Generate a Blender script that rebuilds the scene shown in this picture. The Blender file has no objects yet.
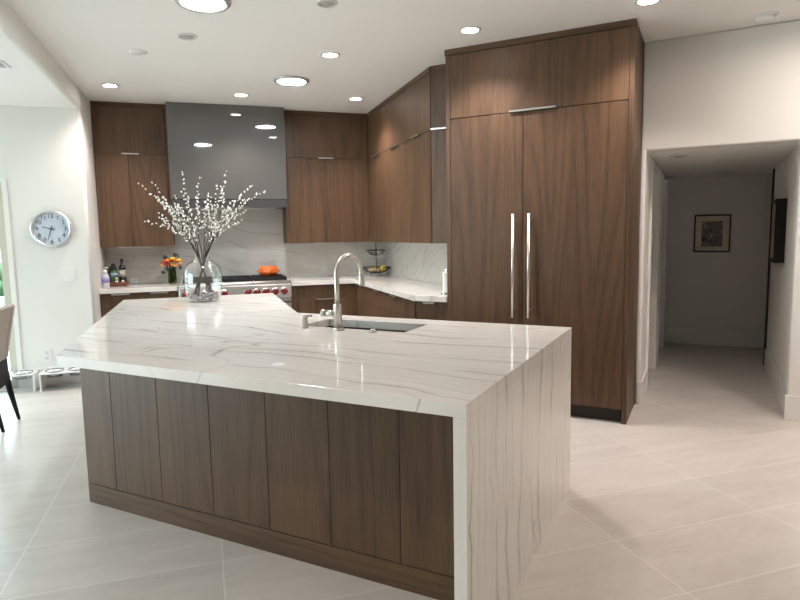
import bpy, bmesh, math, random
from mathutils import Vector, Matrix

SC = bpy.context.scene
COL = SC.collection
PI = math.pi
S2 = math.sqrt(0.5)
CEIL = 2.884            # kitchen ceiling
LCEIL = 2.69            # dining side ceiling
HCEIL = 2.055           # hallway ceiling
VB = 7.55               # back wall of the kitchen (frame A, v)
UB = 2.29               # side wall of the kitchen (frame A, u)


def WA(u, v, z=0.0):
    return Vector(((u - v) * S2, (u + v) * S2, z))


# ------------------------------------------------------------------ camera, world, exposure
cam = bpy.data.cameras.new('camera')
cam.sensor_width = 36.0
cam.lens = 599.4 * 36.0 / 800.0
cam.clip_start = 0.05
camo = bpy.data.objects.new('camera', cam)
COL.objects.link(camo)
pit, rol, yaw = math.radians(6.2636), math.radians(-0.9967), math.radians(26.9866)
fw = Vector((0, math.cos(pit), -math.sin(pit)))
up0 = Vector((0, math.sin(pit), math.cos(pit)))
rt0 = Vector((1, 0, 0))
rt = rt0 * math.cos(rol) + up0 * math.sin(rol)
up = -rt0 * math.sin(rol) + up0 * math.cos(rol)
M = Matrix((rt, up, -fw)).transposed()
M = Matrix.Rotation(yaw, 3, 'Z') @ M
camo.matrix_world = Matrix.Translation((0, 0, 1.4337)) @ M.to_4x4()
SC.camera = camo

SC.view_settings.view_transform = 'Standard'
SC.view_settings.look = 'None'
SC.view_settings.gamma = 1.0
SC.view_settings.use_curve_mapping = False
SC.view_settings.exposure = 1.17
SC.cycles.use_denoising = True
SC.cycles.max_bounces = 10
SC.cycles.diffuse_bounces = 5
SC.cycles.glossy_bounces = 5
SC.cycles.transmission_bounces = 10
SC.cycles.transparent_max_bounces = 10
SC.cycles.caustics_reflective = False
SC.cycles.caustics_refractive = False
SC.cycles.sample_clamp_indirect = 6.0

SKY = 4.0
world = bpy.data.worlds.new('sky')
SC.world = world
world.use_nodes = True
wn = world.node_tree.nodes
wl = world.node_tree.links
bg = wn['Background']
bg.inputs['Strength'].default_value = SKY
geo = wn.new('ShaderNodeTexCoord')
sep = wn.new('ShaderNodeSeparateXYZ')
wl.new(geo.outputs['Generated'], sep.inputs[0])
wr = wn.new('ShaderNodeValToRGB')
wl.new(sep.outputs[2], wr.inputs[0])
wr.color_ramp.elements[0].color = (0.78, 0.93, 0.93, 1)
wr.color_ramp.elements[1].color = (0.66, 0.87, 1.0, 1)
wl.new(wr.outputs[0], bg.inputs[0])


def portal(name, loc, direction, w, h):
    l = bpy.data.lights.new(name, 'AREA')
    l.shape = 'RECTANGLE'
    l.size, l.size_y = w, h
    l.cycles.is_portal = True
    o = bpy.data.objects.new(name, l)
    COL.objects.link(o)
    o.location = loc
    o.rotation_euler = Vector(direction).to_track_quat('-Z', 'Z').to_euler()
    return o


# daylight enters through the glass door beside the clock and the big openings of the room
portal('daylight_portal', WA(-2.60, 6.74, 1.0), WA(0, -1, 0), 1.75, 2.0)
portal('daylight_portal', WA(-5.68, 4.3, 1.2), WA(1, 0, 0), 4.2, 2.4)

LED = 37.0      # recessed lamps
TUBE = 80.0     # daylight tubes


# ------------------------------------------------------------------ materials
def mat(name):
    m = bpy.data.materials.new(name)
    m.use_nodes = True
    nt = m.node_tree
    return m, nt.nodes, nt.links, nt.nodes['Principled BSDF']


def flat(name, col, rough=0.5, metal=0.0, spec=0.5, bump=0.0, bscale=60, coat=0.0):
    m, n, l, b = mat(name)
    b.inputs['Base Color'].default_value = (*col, 1)
    b.inputs['Roughness'].default_value = rough
    b.inputs['Metallic'].default_value = metal
    b.inputs['Specular IOR Level'].default_value = spec
    b.inputs['Coat Weight'].default_value = coat
    tc = n.new('ShaderNodeTexCoord')
    nz = n.new('ShaderNodeTexNoise')
    nz.inputs['Scale'].default_value = bscale
    nz.inputs['Detail'].default_value = 3
    l.new(tc.outputs['Object'], nz.inputs['Vector'])
    mx = n.new('ShaderNodeMixRGB')
    mx.blend_type = 'MULTIPLY'
    mx.inputs[0].default_value = 0.06
    mx.inputs[1].default_value = (*col, 1)
    l.new(nz.outputs['Color'], mx.inputs[2])
    l.new(mx.outputs[0], b.inputs['Base Color'])
    if bump:
        bp = n.new('ShaderNodeBump')
        bp.inputs['Strength'].default_value = bump
        bp.inputs['Distance'].default_value = 0.002
        l.new(nz.outputs['Fac'], bp.inputs['Height'])
        l.new(bp.outputs[0], b.inputs['Normal'])
    return m


def emit(name, col, s):
    m, n, l, b = mat(name)
    b.inputs['Base Color'].default_value = (*col, 1)
    b.inputs['Emission Color'].default_value = (*col, 1)
    b.inputs['Emission Strength'].default_value = s
    return m


def glass(name, col=(1, 1, 1), rough=0.0, ior=1.45):
    m, n, l, b = mat(name)
    b.inputs['Base Color'].default_value = (*col, 1)
    b.inputs['Roughness'].default_value = rough
    b.inputs['Transmission Weight'].default_value = 1.0
    b.inputs['IOR'].default_value = ior
    return m


def pane_glass(name, tint=(0.93, 0.97, 0.96), ior=1.45):
    m, n, l, b = mat(name)
    tr = n.new('ShaderNodeBsdfTransparent')
    tr.inputs[0].default_value = (*tint, 1)
    gl = n.new('ShaderNodeBsdfGlossy')
    gl.inputs['Roughness'].default_value = 0.0
    fr = n.new('ShaderNodeFresnel')
    ge = n.new('ShaderNodeNewGeometry')
    # same reflectance from both faces of a thin wall
    l.new(fmath(n, l, 'MULTIPLY_ADD', ge.outputs['Backfacing'], 1.0 / ior - ior, ior), fr.inputs['IOR'])
    mix = n.new('ShaderNodeMixShader')
    l.new(fr.outputs[0], mix.inputs[0])
    l.new(tr.outputs[0], mix.inputs[1])
    l.new(gl.outputs[0], mix.inputs[2])
    l.new(mix.outputs[0], n['Material Output'].inputs[0])
    return m


def vmath(n, l, op, a, b):
    v = n.new('ShaderNodeVectorMath')
    v.operation = op
    for i, x in enumerate((a, b)):
        if x is None:
            continue
        if isinstance(x, (tuple, list)):
            v.inputs[i].default_value = x
        else:
            l.new(x, v.inputs[i])
    return v.outputs[0]


def fmath(n, l, op, a, b=None, c=None):
    v = n.new('ShaderNodeMath')
    v.operation = op
    for i, x in enumerate((a, b, c)):
        if x is None:
            continue
        if isinstance(x, (int, float)):
            v.inputs[i].default_value = x
        else:
            l.new(x, v.inputs[i])
    return v.outputs[0]


def noise(n, l, vec, scale, detail=2.0, rough=0.5, dist=0.0):
    z = n.new('ShaderNodeTexNoise')
    z.inputs['Scale'].default_value = scale
    z.inputs['Detail'].default_value = detail
    z.inputs['Roughness'].default_value = rough
    z.inputs['Distortion'].default_value = dist
    l.new(vec, z.inputs['Vector'])
    return z.outputs['Fac']


def ramp(n, l, fac, stops, interp='LINEAR'):
    r = n.new('ShaderNodeValToRGB')
    r.color_ramp.interpolation = interp
    e = r.color_ramp.elements
    while len(e) < len(stops):
        e.new(0.5)
    for k, (p, c) in enumerate(stops):
        e[k].position = p
        e[k].color = (c, c, c, 1) if isinstance(c, (int, float)) else (*c, 1)
    l.new(fac, r.inputs[0])
    return r.outputs[0]


def mixc(n, l, fac, a, b, mode='MIX'):
    m = n.new('ShaderNodeMixRGB')
    m.blend_type = mode
    for i, x in enumerate((fac, a, b)):
        if isinstance(x, (int, float)):
            m.inputs[i].default_value = x
        elif isinstance(x, (tuple, list)):
            m.inputs[i].default_value = (*x, 1)
        else:
            l.new(x, m.inputs[i])
    return m.outputs[0]


def walnut(name, axis='Z', dark=(0.042, 0.022, 0.011), light=(0.140, 0.077, 0.040), rough=0.45):
    m, n, l, b = mat(name)
    tc = n.new('ShaderNodeTexCoord')
    oi = n.new('ShaderNodeObjectInfo')
    off = n.new('ShaderNodeCombineXYZ')
    for i, k in enumerate((37.0, 23.0, 19.0)):
        l.new(fmath(n, l, 'MULTIPLY', oi.outputs['Random'], k), off.inputs[i])
    p = vmath(n, l, 'ADD', tc.outputs['Object'], off.outputs[0])
    sc = {'Z': (1, 1, 0.07), 'X': (0.07, 1, 1), 'Y': (1, 0.07, 1)}[axis]
    ps = vmath(n, l, 'MULTIPLY', p, sc)
    big = noise(n, l, ps, 3.0, 1.5, 0.4, 0.3)
    cath = fmath(n, l, 'PINGPONG', fmath(n, l, 'MULTIPLY', big, 26.0), 1.0)
    cath = ramp(n, l, cath, [(0.0, 0.0), (0.35, 0.55), (1.0, 1.0)])
    fine = noise(n, l, ps, 75.0, 3.0, 0.6)
    pore = noise(n, l, vmath(n, l, 'MULTIPLY', p, {'Z': (1, 1, 0.02), 'X': (0.02, 1, 1), 'Y': (1, 0.02, 1)}[axis]), 230.0, 2.0, 0.5)
    tone = noise(n, l, ps, 6.0, 2.0, 0.5)
    f = fmath(n, l, 'MULTIPLY_ADD', cath, 0.26, fmath(n, l, 'MULTIPLY', fine, 0.62))
    f = fmath(n, l, 'MULTIPLY_ADD', tone, 0.42, f)
    f = fmath(n, l, 'SUBTRACT', f, 0.18)
    col = ramp(n, l, f, [(0.10, dark), (0.80, light)])
    col = mixc(n, l, ramp(n, l, pore, [(0.30, 0.55), (0.42, 0.0)]), col, dark, 'MIX')
    l.new(col, b.inputs['Base Color'])
    b.inputs['Roughness'].default_value = rough
    b.inputs['Specular IOR Level'].default_value = 0.4
    bp = n.new('ShaderNodeBump')
    bp.inputs['Strength'].default_value = 0.12
    bp.inputs['Distance'].default_value = 0.001
    l.new(fine, bp.inputs['Height'])
    l.new(bp.outputs[0], b.inputs['Normal'])
    return m


def quartzite(name, base=(0.77, 0.745, 0.71), vein=(0.24, 0.21, 0.165), across=(0.0, 1.0, 0.0), freq=5.2, warp=0.50, rough=0.02, strength=1.0, shift=(0, 0, 0)):
    """Polished stone: long soft bands and thin wandering veins, parallel to the plane square to `across`."""
    m, n, l, b = mat(name)
    tc = n.new('ShaderNodeTexCoord')
    p = vmath(n, l, 'ADD', tc.outputs['Object'], shift)
    dt = n.new('ShaderNodeVectorMath')
    dt.operation = 'DOT_PRODUCT'
    l.new(p, dt.inputs[0])
    dt.inputs[1].default_value = across
    a = dt.outputs['Value']
    big = noise(n, l, p, 0.9, 1.5, 0.5)
    mid = noise(n, l, vmath(n, l, 'ADD', p, (4.0, 7.0, 2.0)), 4.5, 2.0, 0.5)
    fine = noise(n, l, p, 30.0, 3.0, 0.6)
    a = fmath(n, l, 'MULTIPLY_ADD', big, warp, a)
    a1 = fmath(n, l, 'MULTIPLY_ADD', mid, 0.07, a)
    a1 = fmath(n, l, 'MULTIPLY_ADD', fine, 0.012, a1)

    def lines(w_in, f, off, w0, w1):
        v = n.new('ShaderNodeTexVoronoi')
        v.voronoi_dimensions = '1D'
        v.feature = 'DISTANCE_TO_EDGE'
        v.inputs['Scale'].default_value = 1.0
        l.new(fmath(n, l, 'MULTIPLY_ADD', w_in, f, off), v.inputs['W'])
        return ramp(n, l, v.outputs['Distance'], [(w0, 1.0), (w1, 0.0)])

    v1 = lines(a1, freq, 3.7, 0.008, 0.030)
    halo = lines(a1, freq, 3.7, 0.0, 0.16)
    v2 = lines(fmath(n, l, 'MULTIPLY_ADD', mid, 0.05, a1), freq * 2.6, 11.3, 0.004, 0.05)
    swirl = noise(n, l, vmath(n, l, 'ADD', p, (13.0, 4.0, 6.0)), 1.9, 2.5, 0.5, 0.6)
    v3 = fmath(n, l, 'MULTIPLY', ramp(n, l, swirl, [(0.488, 0.0), (0.497, 0.8), (0.506, 0.0)]),
               ramp(n, l, noise(n, l, vmath(n, l, 'ADD', p, (1.0, 14.0, 3.0)), 1.3, 1.0), [(0.50, 0.0), (0.62, 1.0)]))
    brk1 = ramp(n, l, noise(n, l, vmath(n, l, 'ADD', p, (9.0, 1.0, 5.0)), 2.2, 2.0), [(0.42, 0.04), (0.62, 1.0)])
    brk2 = ramp(n, l, noise(n, l, vmath(n, l, 'ADD', p, (2.0, 6.0, 9.0)), 1.8, 2.0), [(0.45, 0.0), (0.65, 0.7)])
    cb = n.new('ShaderNodeCombineXYZ')
    l.new(fmath(n, l, 'MULTIPLY', a1, 9.0), cb.inputs[0])
    band = noise(n, l, cb.outputs[0], 2.2, 4.0, 0.62)
    cloud = noise(n, l, p, 2.4, 3.0, 0.5)
    col = mixc(n, l, ramp(n, l, band, [(0.36, 0.0), (0.74, 0.6)]), base, tuple(c * k for c, k in zip(base, (0.82, 0.79, 0.75))))
    col = mixc(n, l, ramp(n, l, cloud, [(0.35, 0.0), (0.7, 0.4)]), col, tuple(min(1, c * 1.12) for c in base))
    col = mixc(n, l, fmath(n, l, 'MULTIPLY', halo, fmath(n, l, 'MULTIPLY', brk1, 0.22 * strength)), col, vein)
    vv = fmath(n, l, 'MAXIMUM', fmath(n, l, 'MULTIPLY', v1, brk1), fmath(n, l, 'MAXIMUM', fmath(n, l, 'MULTIPLY', v2, brk2), v3))
    col = mixc(n, l, fmath(n, l, 'MULTIPLY', vv, 0.75 * strength), col, vein)
    l.new(col, b.inputs['Base Color'])
    b.inputs['Roughness'].default_value = rough
    b.inputs['Specular IOR Level'].default_value = 0.55
    return m


def floor_tiles(name):
    m, n, l, b = mat(name)
    tc = n.new('ShaderNodeTexCoord')
    sp = n.new('ShaderNodeSeparateXYZ')
    l.new(tc.outputs['Object'], sp.inputs[0])
    W, H = 0.872, 0.437
    a = fmath(n, l, 'DIVIDE', fmath(n, l, 'ADD', sp.outputs[0], 0.86 + W * 20), W)
    c = fmath(n, l, 'DIVIDE', fmath(n, l, 'ADD', sp.outputs[1], -3.09 + H * 40), H)
    fa, fc = fmath(n, l, 'FRACT', a), fmath(n, l, 'FRACT', c)
    da = fmath(n, l, 'MULTIPLY', fmath(n, l, 'SUBTRACT', 0.5, fmath(n, l, 'ABSOLUTE', fmath(n, l, 'SUBTRACT', fa, 0.5))), W)
    dc = fmath(n, l, 'MULTIPLY', fmath(n, l, 'SUBTRACT', 0.5, fmath(n, l, 'ABSOLUTE', fmath(n, l, 'SUBTRACT', fc, 0.5))), H)
    d = fmath(n, l, 'MINIMUM', da, dc)
    g = ramp(n, l, d, [(0.0012, 1.0), (0.0026, 0.0)])
    idx = n.new('ShaderNodeCombineXYZ')
    l.new(fmath(n, l, 'FLOOR', a), idx.inputs[0])
    l.new(fmath(n, l, 'FLOOR', c), idx.inputs[1])
    wnz = n.new('ShaderNodeTexWhiteNoise')
    wnz.noise_dimensions = '3D'
    l.new(idx.outputs[0], wnz.inputs['Vector'])
    p = vmath(n, l, 'ADD', tc.outputs['Object'], vmath(n, l, 'MULTIPLY', wnz.outputs['Color'], (9.0, 9.0, 9.0)))
    s1 = noise(n, l, vmath(n, l, 'MULTIPLY', p, (0.55, 2.6, 1.0)), 2.6, 4.0, 0.62, 0.4)
    s2 = noise(n, l, vmath(n, l, 'MULTIPLY', p, (0.4, 2.0, 1.0)), 26.0, 3.0, 0.6)
    f = fmath(n, l, 'MULTIPLY_ADD', s2, 0.35, fmath(n, l, 'MULTIPLY', s1, 0.65))
    col = ramp(n, l, f, [(0.32, (0.530, 0.490, 0.455)), (0.68, (0.645, 0.603, 0.566))])
    tint = fmath(n, l, 'MULTIPLY_ADD', wnz.outputs['Value'], 0.06, 0.97)
    col = mixc(n, l, 1.0, col, tint, 'MULTIPLY')
    col = mixc(n, l, fmath(n, l, 'MULTIPLY', g, 0.9), col, (0.80, 0.77, 0.73))
    l.new(col, b.inputs['Base Color'])
    b.inputs['Roughness'].default_value = 0.32
    b.inputs['Specular IOR Level'].default_value = 0.5
    return m


def brushed(name, col=(0.62, 0.60, 0.57), rough=0.28, scale=(3, 3, 200)):
    m, n, l, b = mat(name)
    tc = n.new('ShaderNodeTexCoord')
    nz = noise(n, l, vmath(n, l, 'MULTIPLY', tc.outputs['Object'], scale), 1.0, 3.0)
    l.new(mixc(n, l, nz, tuple(c * 0.88 for c in col), col), b.inputs['Base Color'])
    b.inputs['Metallic'].default_value = 1.0
    l.new(ramp(n, l, nz, [(0.3, rough - 0.05), (0.7, rough + 0.08)]), b.inputs['Roughness'])
    return m


def art_print(name, tones, scale):
    m, n, l, b = mat(name)
    tc = n.new('ShaderNodeTexCoord')
    f = noise(n, l, vmath(n, l, 'MULTIPLY', tc.outputs['Object'], (1.0, 1.0, 2.2)), scale, 4.0, 0.7, 0.8)
    l.new(ramp(n, l, f, tones), b.inputs['Base Color'])
    b.inputs['Roughness'].default_value = 0.35
    return m


MT = {}
MT['wall'] = flat('wall_paint', (0.77, 0.755, 0.72), 0.6, bump=0.05, bscale=180)
MT['ceiling'] = flat('ceiling_paint', (0.84, 0.835, 0.80), 0.75, bump=0.06, bscale=120)
MT['trim'] = flat('trim_paint', (0.80, 0.79, 0.76), 0.35)
MT['floor'] = floor_tiles('porcelain_floor_tiles')
MT['wood'] = walnut('walnut_veneer_upright', 'Z')
MT['wood_x'] = walnut('walnut_veneer_lying', 'X')
MT['wood_y'] = walnut('walnut_veneer_crosswise', 'Y')
MT['wood_dark'] = flat('dark_toe_kick', (0.020, 0.014, 0.010), 0.5)
MT['gap'] = flat('dark_cabinet_gap', (0.012, 0.009, 0.007), 0.8)
MT['stone'] = quartzite('quartzite_island', shift=(0.0, 0.11, 0.0))
MT['stone_back'] = quartzite('quartzite_counter', across=(0.2, 1.0, 0.4), shift=(3, 1, 2))
MT['splash'] = quartzite('quartzite_backsplash', base=(0.63, 0.61, 0.57), across=(0.22, 0.3, 1.0), freq=6.0, rough=0.07, strength=0.6, shift=(1, 0, 4))
MT['hood'] = flat('grey_back_painted_glass', (0.098, 0.095, 0.091), 0.035, spec=0.7, coat=0.6)
MT['hood_reflection'] = flat('dark_reflection_grey', (0.07, 0.07, 0.072), 0.25, metal=0.3)
MT['steel'] = flat('stainless_steel', (0.68, 0.66, 0.64), 0.38, metal=0.85)
MT['nickel'] = flat('brushed_nickel', (0.56, 0.53, 0.49), 0.3, metal=1.0)
MT['chrome'] = flat('polished_chrome', (0.66, 0.66, 0.66), 0.12, metal=1.0)
MT['pull'] = flat('satin_edge_pull', (0.72, 0.70, 0.67), 0.34, metal=1.0)
MT['bowl_steel'] = flat('bowl_steel', (0.42, 0.42, 0.42), 0.2, metal=1.0)
MT['black'] = flat('black_iron', (0.012, 0.012, 0.013), 0.45)
MT['blackwood'] = flat('black_stained_wood', (0.006, 0.005, 0.005), 0.5, spec=0.25)
MT['red'] = flat('red_knob_enamel', (0.15, 0.004, 0.012), 0.3)
MT['sink'] = flat('charcoal_composite', (0.045, 0.048, 0.052), 0.45, bump=0.1, bscale=400)
MT['led'] = emit('led_diffuser', (1.0, 0.87, 0.81), 12.0)
MT['tube'] = emit('daylight_tube_diffuser', (0.86, 0.95, 1.0), TUBE)
MT['warm'] = emit('added_warm_light', (1.0, 0.85, 0.75), 68.0)  # glow of the two added lights out of view
MT['off'] = flat('unlit_lamp_lens', (0.42, 0.41, 0.40), 0.4)
MT['white'] = flat('white_plastic', (0.80, 0.80, 0.78), 0.35)
MT['lamp_trim'] = flat('lamp_trim_ring', (0.66, 0.65, 0.63), 0.35)
MT['tube_trim'] = flat('tube_trim_ring', (0.50, 0.50, 0.50), 0.3, metal=0.4)
MT['glass'] = pane_glass('clear_thin_glass', (0.99, 0.995, 0.992), 1.7)
MT['pane'] = pane_glass('door_glass')
MT['green_glass'] = glass('olive_green_glass', (0.36, 0.40, 0.06), 0.05)
MT['dark_bottle'] = flat('dark_bottle_glass', (0.012, 0.014, 0.012), 0.08)
MT['green_bottle'] = flat('green_bottle_label', (0.05, 0.15, 0.02), 0.3)
MT['label'] = flat('paper_label', (0.55, 0.53, 0.49), 0.6)
MT['blue_label'] = flat('pale_blue_label', (0.30, 0.42, 0.52), 0.5)
MT['purple'] = flat('violet_label', (0.30, 0.24, 0.55), 0.5)
MT['gel'] = flat('clear_plastic_bottle', (0.55, 0.57, 0.62), 0.12, spec=0.6)
MT['tray'] = walnut('red_brown_tray_wood', 'X', (0.09, 0.030, 0.018), (0.20, 0.080, 0.050), 0.35)
MT['orange'] = flat('orange_enamel', (0.72, 0.13, 0.008), 0.18, coat=0.5)
MT['bark'] = flat('dark_twig_bark', (0.045, 0.032, 0.026), 0.7, bump=0.3, bscale=200)
MT['bud'] = flat('white_bud', (0.86, 0.84, 0.78), 0.7)
MT['pebble'] = flat('grey_pebble', (0.22, 0.235, 0.26), 0.2)
MT['petal_yellow'] = flat('yellow_petal', (0.85, 0.45, 0.03), 0.6)
MT['petal_orange'] = flat('orange_petal', (0.80, 0.20, 0.02), 0.6)
MT['petal_red'] = flat('red_petal', (0.62, 0.035, 0.012), 0.6)
MT['petal_peach'] = flat('peach_petal', (0.85, 0.42, 0.22), 0.6)
MT['leaf'] = flat('dark_green_leaf', (0.02, 0.05, 0.015), 0.5)
MT['yellow_fruit'] = flat('yellow_fruit_skin', (0.62, 0.47, 0.06), 0.45)
MT['tan_fruit'] = flat('tan_skin', (0.48, 0.36, 0.18), 0.6)
MT['pale_fruit'] = flat('pale_bulb_skin', (0.62, 0.57, 0.47), 0.5)
MT['fabric'] = flat('greige_upholstery', (0.42, 0.36, 0.31), 0.85, bump=0.3, bscale=500)
MT['dial'] = flat('clock_dial', (0.60, 0.66, 0.76), 0.4)
MT['ring'] = flat('silver_clock_ring', (0.72, 0.73, 0.74), 0.25, metal=0.7)
MT['ink'] = flat('black_ink', (0.012, 0.012, 0.016), 0.5)
MT['mat_board'] = flat('cream_mat_board', (0.78, 0.70, 0.56), 0.7)
MT['art_a'] = art_print('grey_print', [(0.32, (0.01, 0.01, 0.012)), (0.47, (0.12, 0.115, 0.11)), (0.56, (0.22, 0.12, 0.10)), (0.66, (0.62, 0.60, 0.54))], 11.0)
MT['art_b'] = art_print('brown_print', [(0.3, (0.16, 0.11, 0.07)), (0.7, (0.55, 0.42, 0.30))], 7.0)
MT['hedge'] = flat('hedge_leaves', (0.13, 0.20, 0.09), 0.7, bump=0.6, bscale=30)
MT['patio'] = flat('pale_patio_paving', (0.52, 0.55, 0.58), 0.7)
MT['garden_wall'] = flat('blue_grey_garden_wall', (0.34, 0.42, 0.54), 0.7)
MT['frame_beige'] = flat('beige_door_frame', (0.56, 0.53, 0.44), 0.45)


# ------------------------------------------------------------------ mesh builder
class B:
    def __init__(self):
        self.bm = bmesh.new()

    def box(self, x0, x1, y0, y1, z0, z1):
        v = [self.bm.verts.new((x, y, z)) for z in (z0, z1) for x, y in ((x0, y0), (x1, y0), (x1, y1), (x0, y1))]
        for f in ((0, 3, 2, 1), (4, 5, 6, 7), (0, 1, 5, 4), (1, 2, 6, 5), (2, 3, 7, 6), (3, 0, 4, 7)):
            self.bm.faces.new([v[i] for i in f])
        return self

    def prism(self, poly, z0, z1):
        lo = [self.bm.verts.new((p[0], p[1], z0)) for p in poly]
        hi = [self.bm.verts.new((p[0], p[1], z1)) for p in poly]
        n = len(poly)
        self.bm.faces.new(hi)
        self.bm.faces.new(lo[::-1])
        for i in range(n):
            self.bm.faces.new((lo[i], lo[(i + 1) % n], hi[(i + 1) % n], hi[i]))
        return self

    def lathe(self, prof, c=(0, 0, 0), seg=32, close=True, axis='Z', squash=None, smooth=True):
        """prof: list of (radius, height)."""
        rings = []
        for r, h in prof:
            if r < 1e-6:
                pts = [(0, 0, h)]
            else:
                pts = []
                for k in range(seg):
                    a = 2 * PI * k / seg
                    q = squash(a, h) if squash else 1.0
                    pts.append((r * q * math.cos(a), r * q * math.sin(a), h))
            ring = []
            for (x, y, z) in pts:
                if axis == 'X':
                    x, y, z = z, x, y
                elif axis == 'Y':
                    x, y, z = y, -z, x
                    y = -y
                    x, z = z, x
                ring.append(self.bm.verts.new((x + c[0], y + c[1], z + c[2])))
            rings.append(ring)
        for a, b in zip(rings, rings[1:]):
            if len(a) == 1 and len(b) == 1:
                continue
            for k in range(seg):
                k2 = (k + 1) % seg
                if len(a) == 1:
                    f = (a[0], b[k2], b[k])
                elif len(b) == 1:
                    f = (a[k], a[k2], b[0])
                else:
                    f = (a[k], a[k2], b[k2], b[k])
                try:
                    self.bm.faces.new(f).smooth = smooth
                except ValueError:
                    pass
        return self

    def cyl(self, c, r, h, axis='Z', seg=24, r2=None):
        r2 = r if r2 is None else r2
        prof = [(0, 0), (r, 0), (r2, h), (0, h)]
        return self.lathe(prof, c, seg, axis=axis, smooth=False)

    def tube(self, pts, rad, seg=12, smooth=True):
        pts = [Vector(p) for p in pts]
        if not isinstance(rad, (list, tuple)):
            rad = [rad] * len(pts)
        rings = []
        ref = Vector((0, 0, 1))
        for i, p in enumerate(pts):
            t = (pts[min(i + 1, len(pts) - 1)] - pts[max(i - 1, 0)]).normalized()
            if abs(t.dot(ref)) > 0.95:
                ref = Vector((1, 0, 0)) if abs(t.x) < 0.9 else Vector((0, 1, 0))
            a = (ref - t * ref.dot(t)).normalized()
            b = t.cross(a)
            ref = a
            rings.append([self.bm.verts.new(p + (a * math.cos(2 * PI * k / seg) + b * math.sin(2 * PI * k / seg)) * rad[i]) for k in range(seg)])
        for A_, B_ in zip(rings, rings[1:]):
            for k in range(seg):
                self.bm.faces.new((A_[k], A_[(k + 1) % seg], B_[(k + 1) % seg], B_[k])).smooth = smooth
        self.bm.faces.new(rings[0][::-1])
        self.bm.faces.new(rings[-1])
        return self

    def ball(self, c, r, scale=(1, 1, 1), sub=2, rot=None):
        m = Matrix.Translation(c)
        if rot is not None:
            m = m @ rot
        m = m @ Matrix.Diagonal((*[r * s for s in scale], 1))
        g = bmesh.ops.create_icosphere(self.bm, subdivisions=sub, radius=1.0, matrix=m)
        for v in g['verts']:
            for f in v.link_faces:
                f.smooth = True
        return self

    def ring(self, c, R, r, seg=40, s2=8, axis='Z'):
        prof = [(R + r * math.cos(2 * PI * k / s2), r * math.sin(2 * PI * k / s2)) for k in range(s2 + 1)]
        return self.lathe(prof, c, seg, axis=axis)


def make(name, b, m, base=(0, 0, 0), rot=0.0, parent=None, bevel=0.0, seg=2):
    """Link one mesh.  Coordinates in b are frame coordinates; base is the frame point that becomes the origin."""
    bm = b.bm
    bmesh.ops.translate(bm, verts=bm.verts, vec=-Vector(base))
    bmesh.ops.recalc_face_normals(bm, faces=bm.faces)
    me = bpy.data.meshes.new(name)
    bm.to_mesh(me)
    bm.free()
    if m is not None:
        me.materials.append(m)
    o = bpy.data.objects.new(name, me)
    COL.objects.link(o)
    if parent is not None:
        o.parent = parent
    if bevel:
        md = o.modifiers.new('Bevel', 'BEVEL')
        md.width = bevel
        md.segments = seg
        md.limit_method = 'ANGLE'
        md.angle_limit = math.radians(40)
    return o


def tag(o, label, cat, group=None):
    o['label'] = label
    o['category'] = cat
    if group:
        o['group'] = group
    return o


class Thing:
    """An Empty at the thing's base in frame A (room turned 45 degrees) or B; parts are given in frame coordinates."""

    def __init__(self, name, label, cat, base, frame='B', group=None):
        self.base = Vector(base)
        self.o = bpy.data.objects.new(name, None)
        self.o.empty_display_size = 0.1
        COL.objects.link(self.o)
        if frame == 'A':
            self.o.location = WA(*base)
            self.o.rotation_euler = (0, 0, PI / 4)
        else:
            self.o.location = base
        tag(self.o, label, cat, group)

    def part(self, name, b, m, parent=None, bevel=0.0, label=None, seg=2):
        o = make(name, b, m, self.base, parent=parent or self.o, bevel=bevel, seg=seg)
        if label:
            o['label'] = label
        return o


def single(name, b, m, label, cat, base, frame='B', group=None, bevel=0.0):
    o = make(name, b, m, base, bevel=bevel)
    if frame == 'A':
        o.location = WA(*base)
        o.rotation_euler = (0, 0, PI / 4)
    else:
        o.location = base
    return tag(o, label, cat, group)


def struct(name, b, m, frame='B', bevel=0.0, seg=2, parent=None, label=None):
    o = make(name, b, m, (0, 0, 0), bevel=bevel, seg=seg, parent=parent)
    if frame == 'A' and parent is None:
        o.rotation_euler = (0, 0, PI / 4)
    if parent is None:
        o['kind'] = 'structure'
    if label:
        o['label'] = label
    return o


def copy_tree(o, parent=None):
    c = o.copy()
    COL.objects.link(c)
    c.parent = parent
    for ch in list(o.children):
        copy_tree(ch, c)
    return c


# ------------------------------------------------------------------ the setting
struct('floor', B().box(-12, 9, -9, 13, -0.12, 0.0), MT['floor'], 'A')
struct('ceiling', B().box(-1.06, 7.2, -5.2, 8.0, CEIL, CEIL + 0.15), MT['ceiling'], 'A')
struct('ceiling_dining', B().box(-6.0, -1.06, -5.2, 6.75, LCEIL, CEIL + 0.15), MT['ceiling'], 'A', bevel=0.035, seg=4)
# kitchen walls
struct('wall_back', B().box(-1.06, UB + 0.15, VB, VB + 0.15, 0, CEIL), MT['wall'], 'A')
struct('wall_side', B().box(UB, UB + 0.15, 5.135, VB, 0, CEIL), MT['wall'], 'A')
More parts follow.
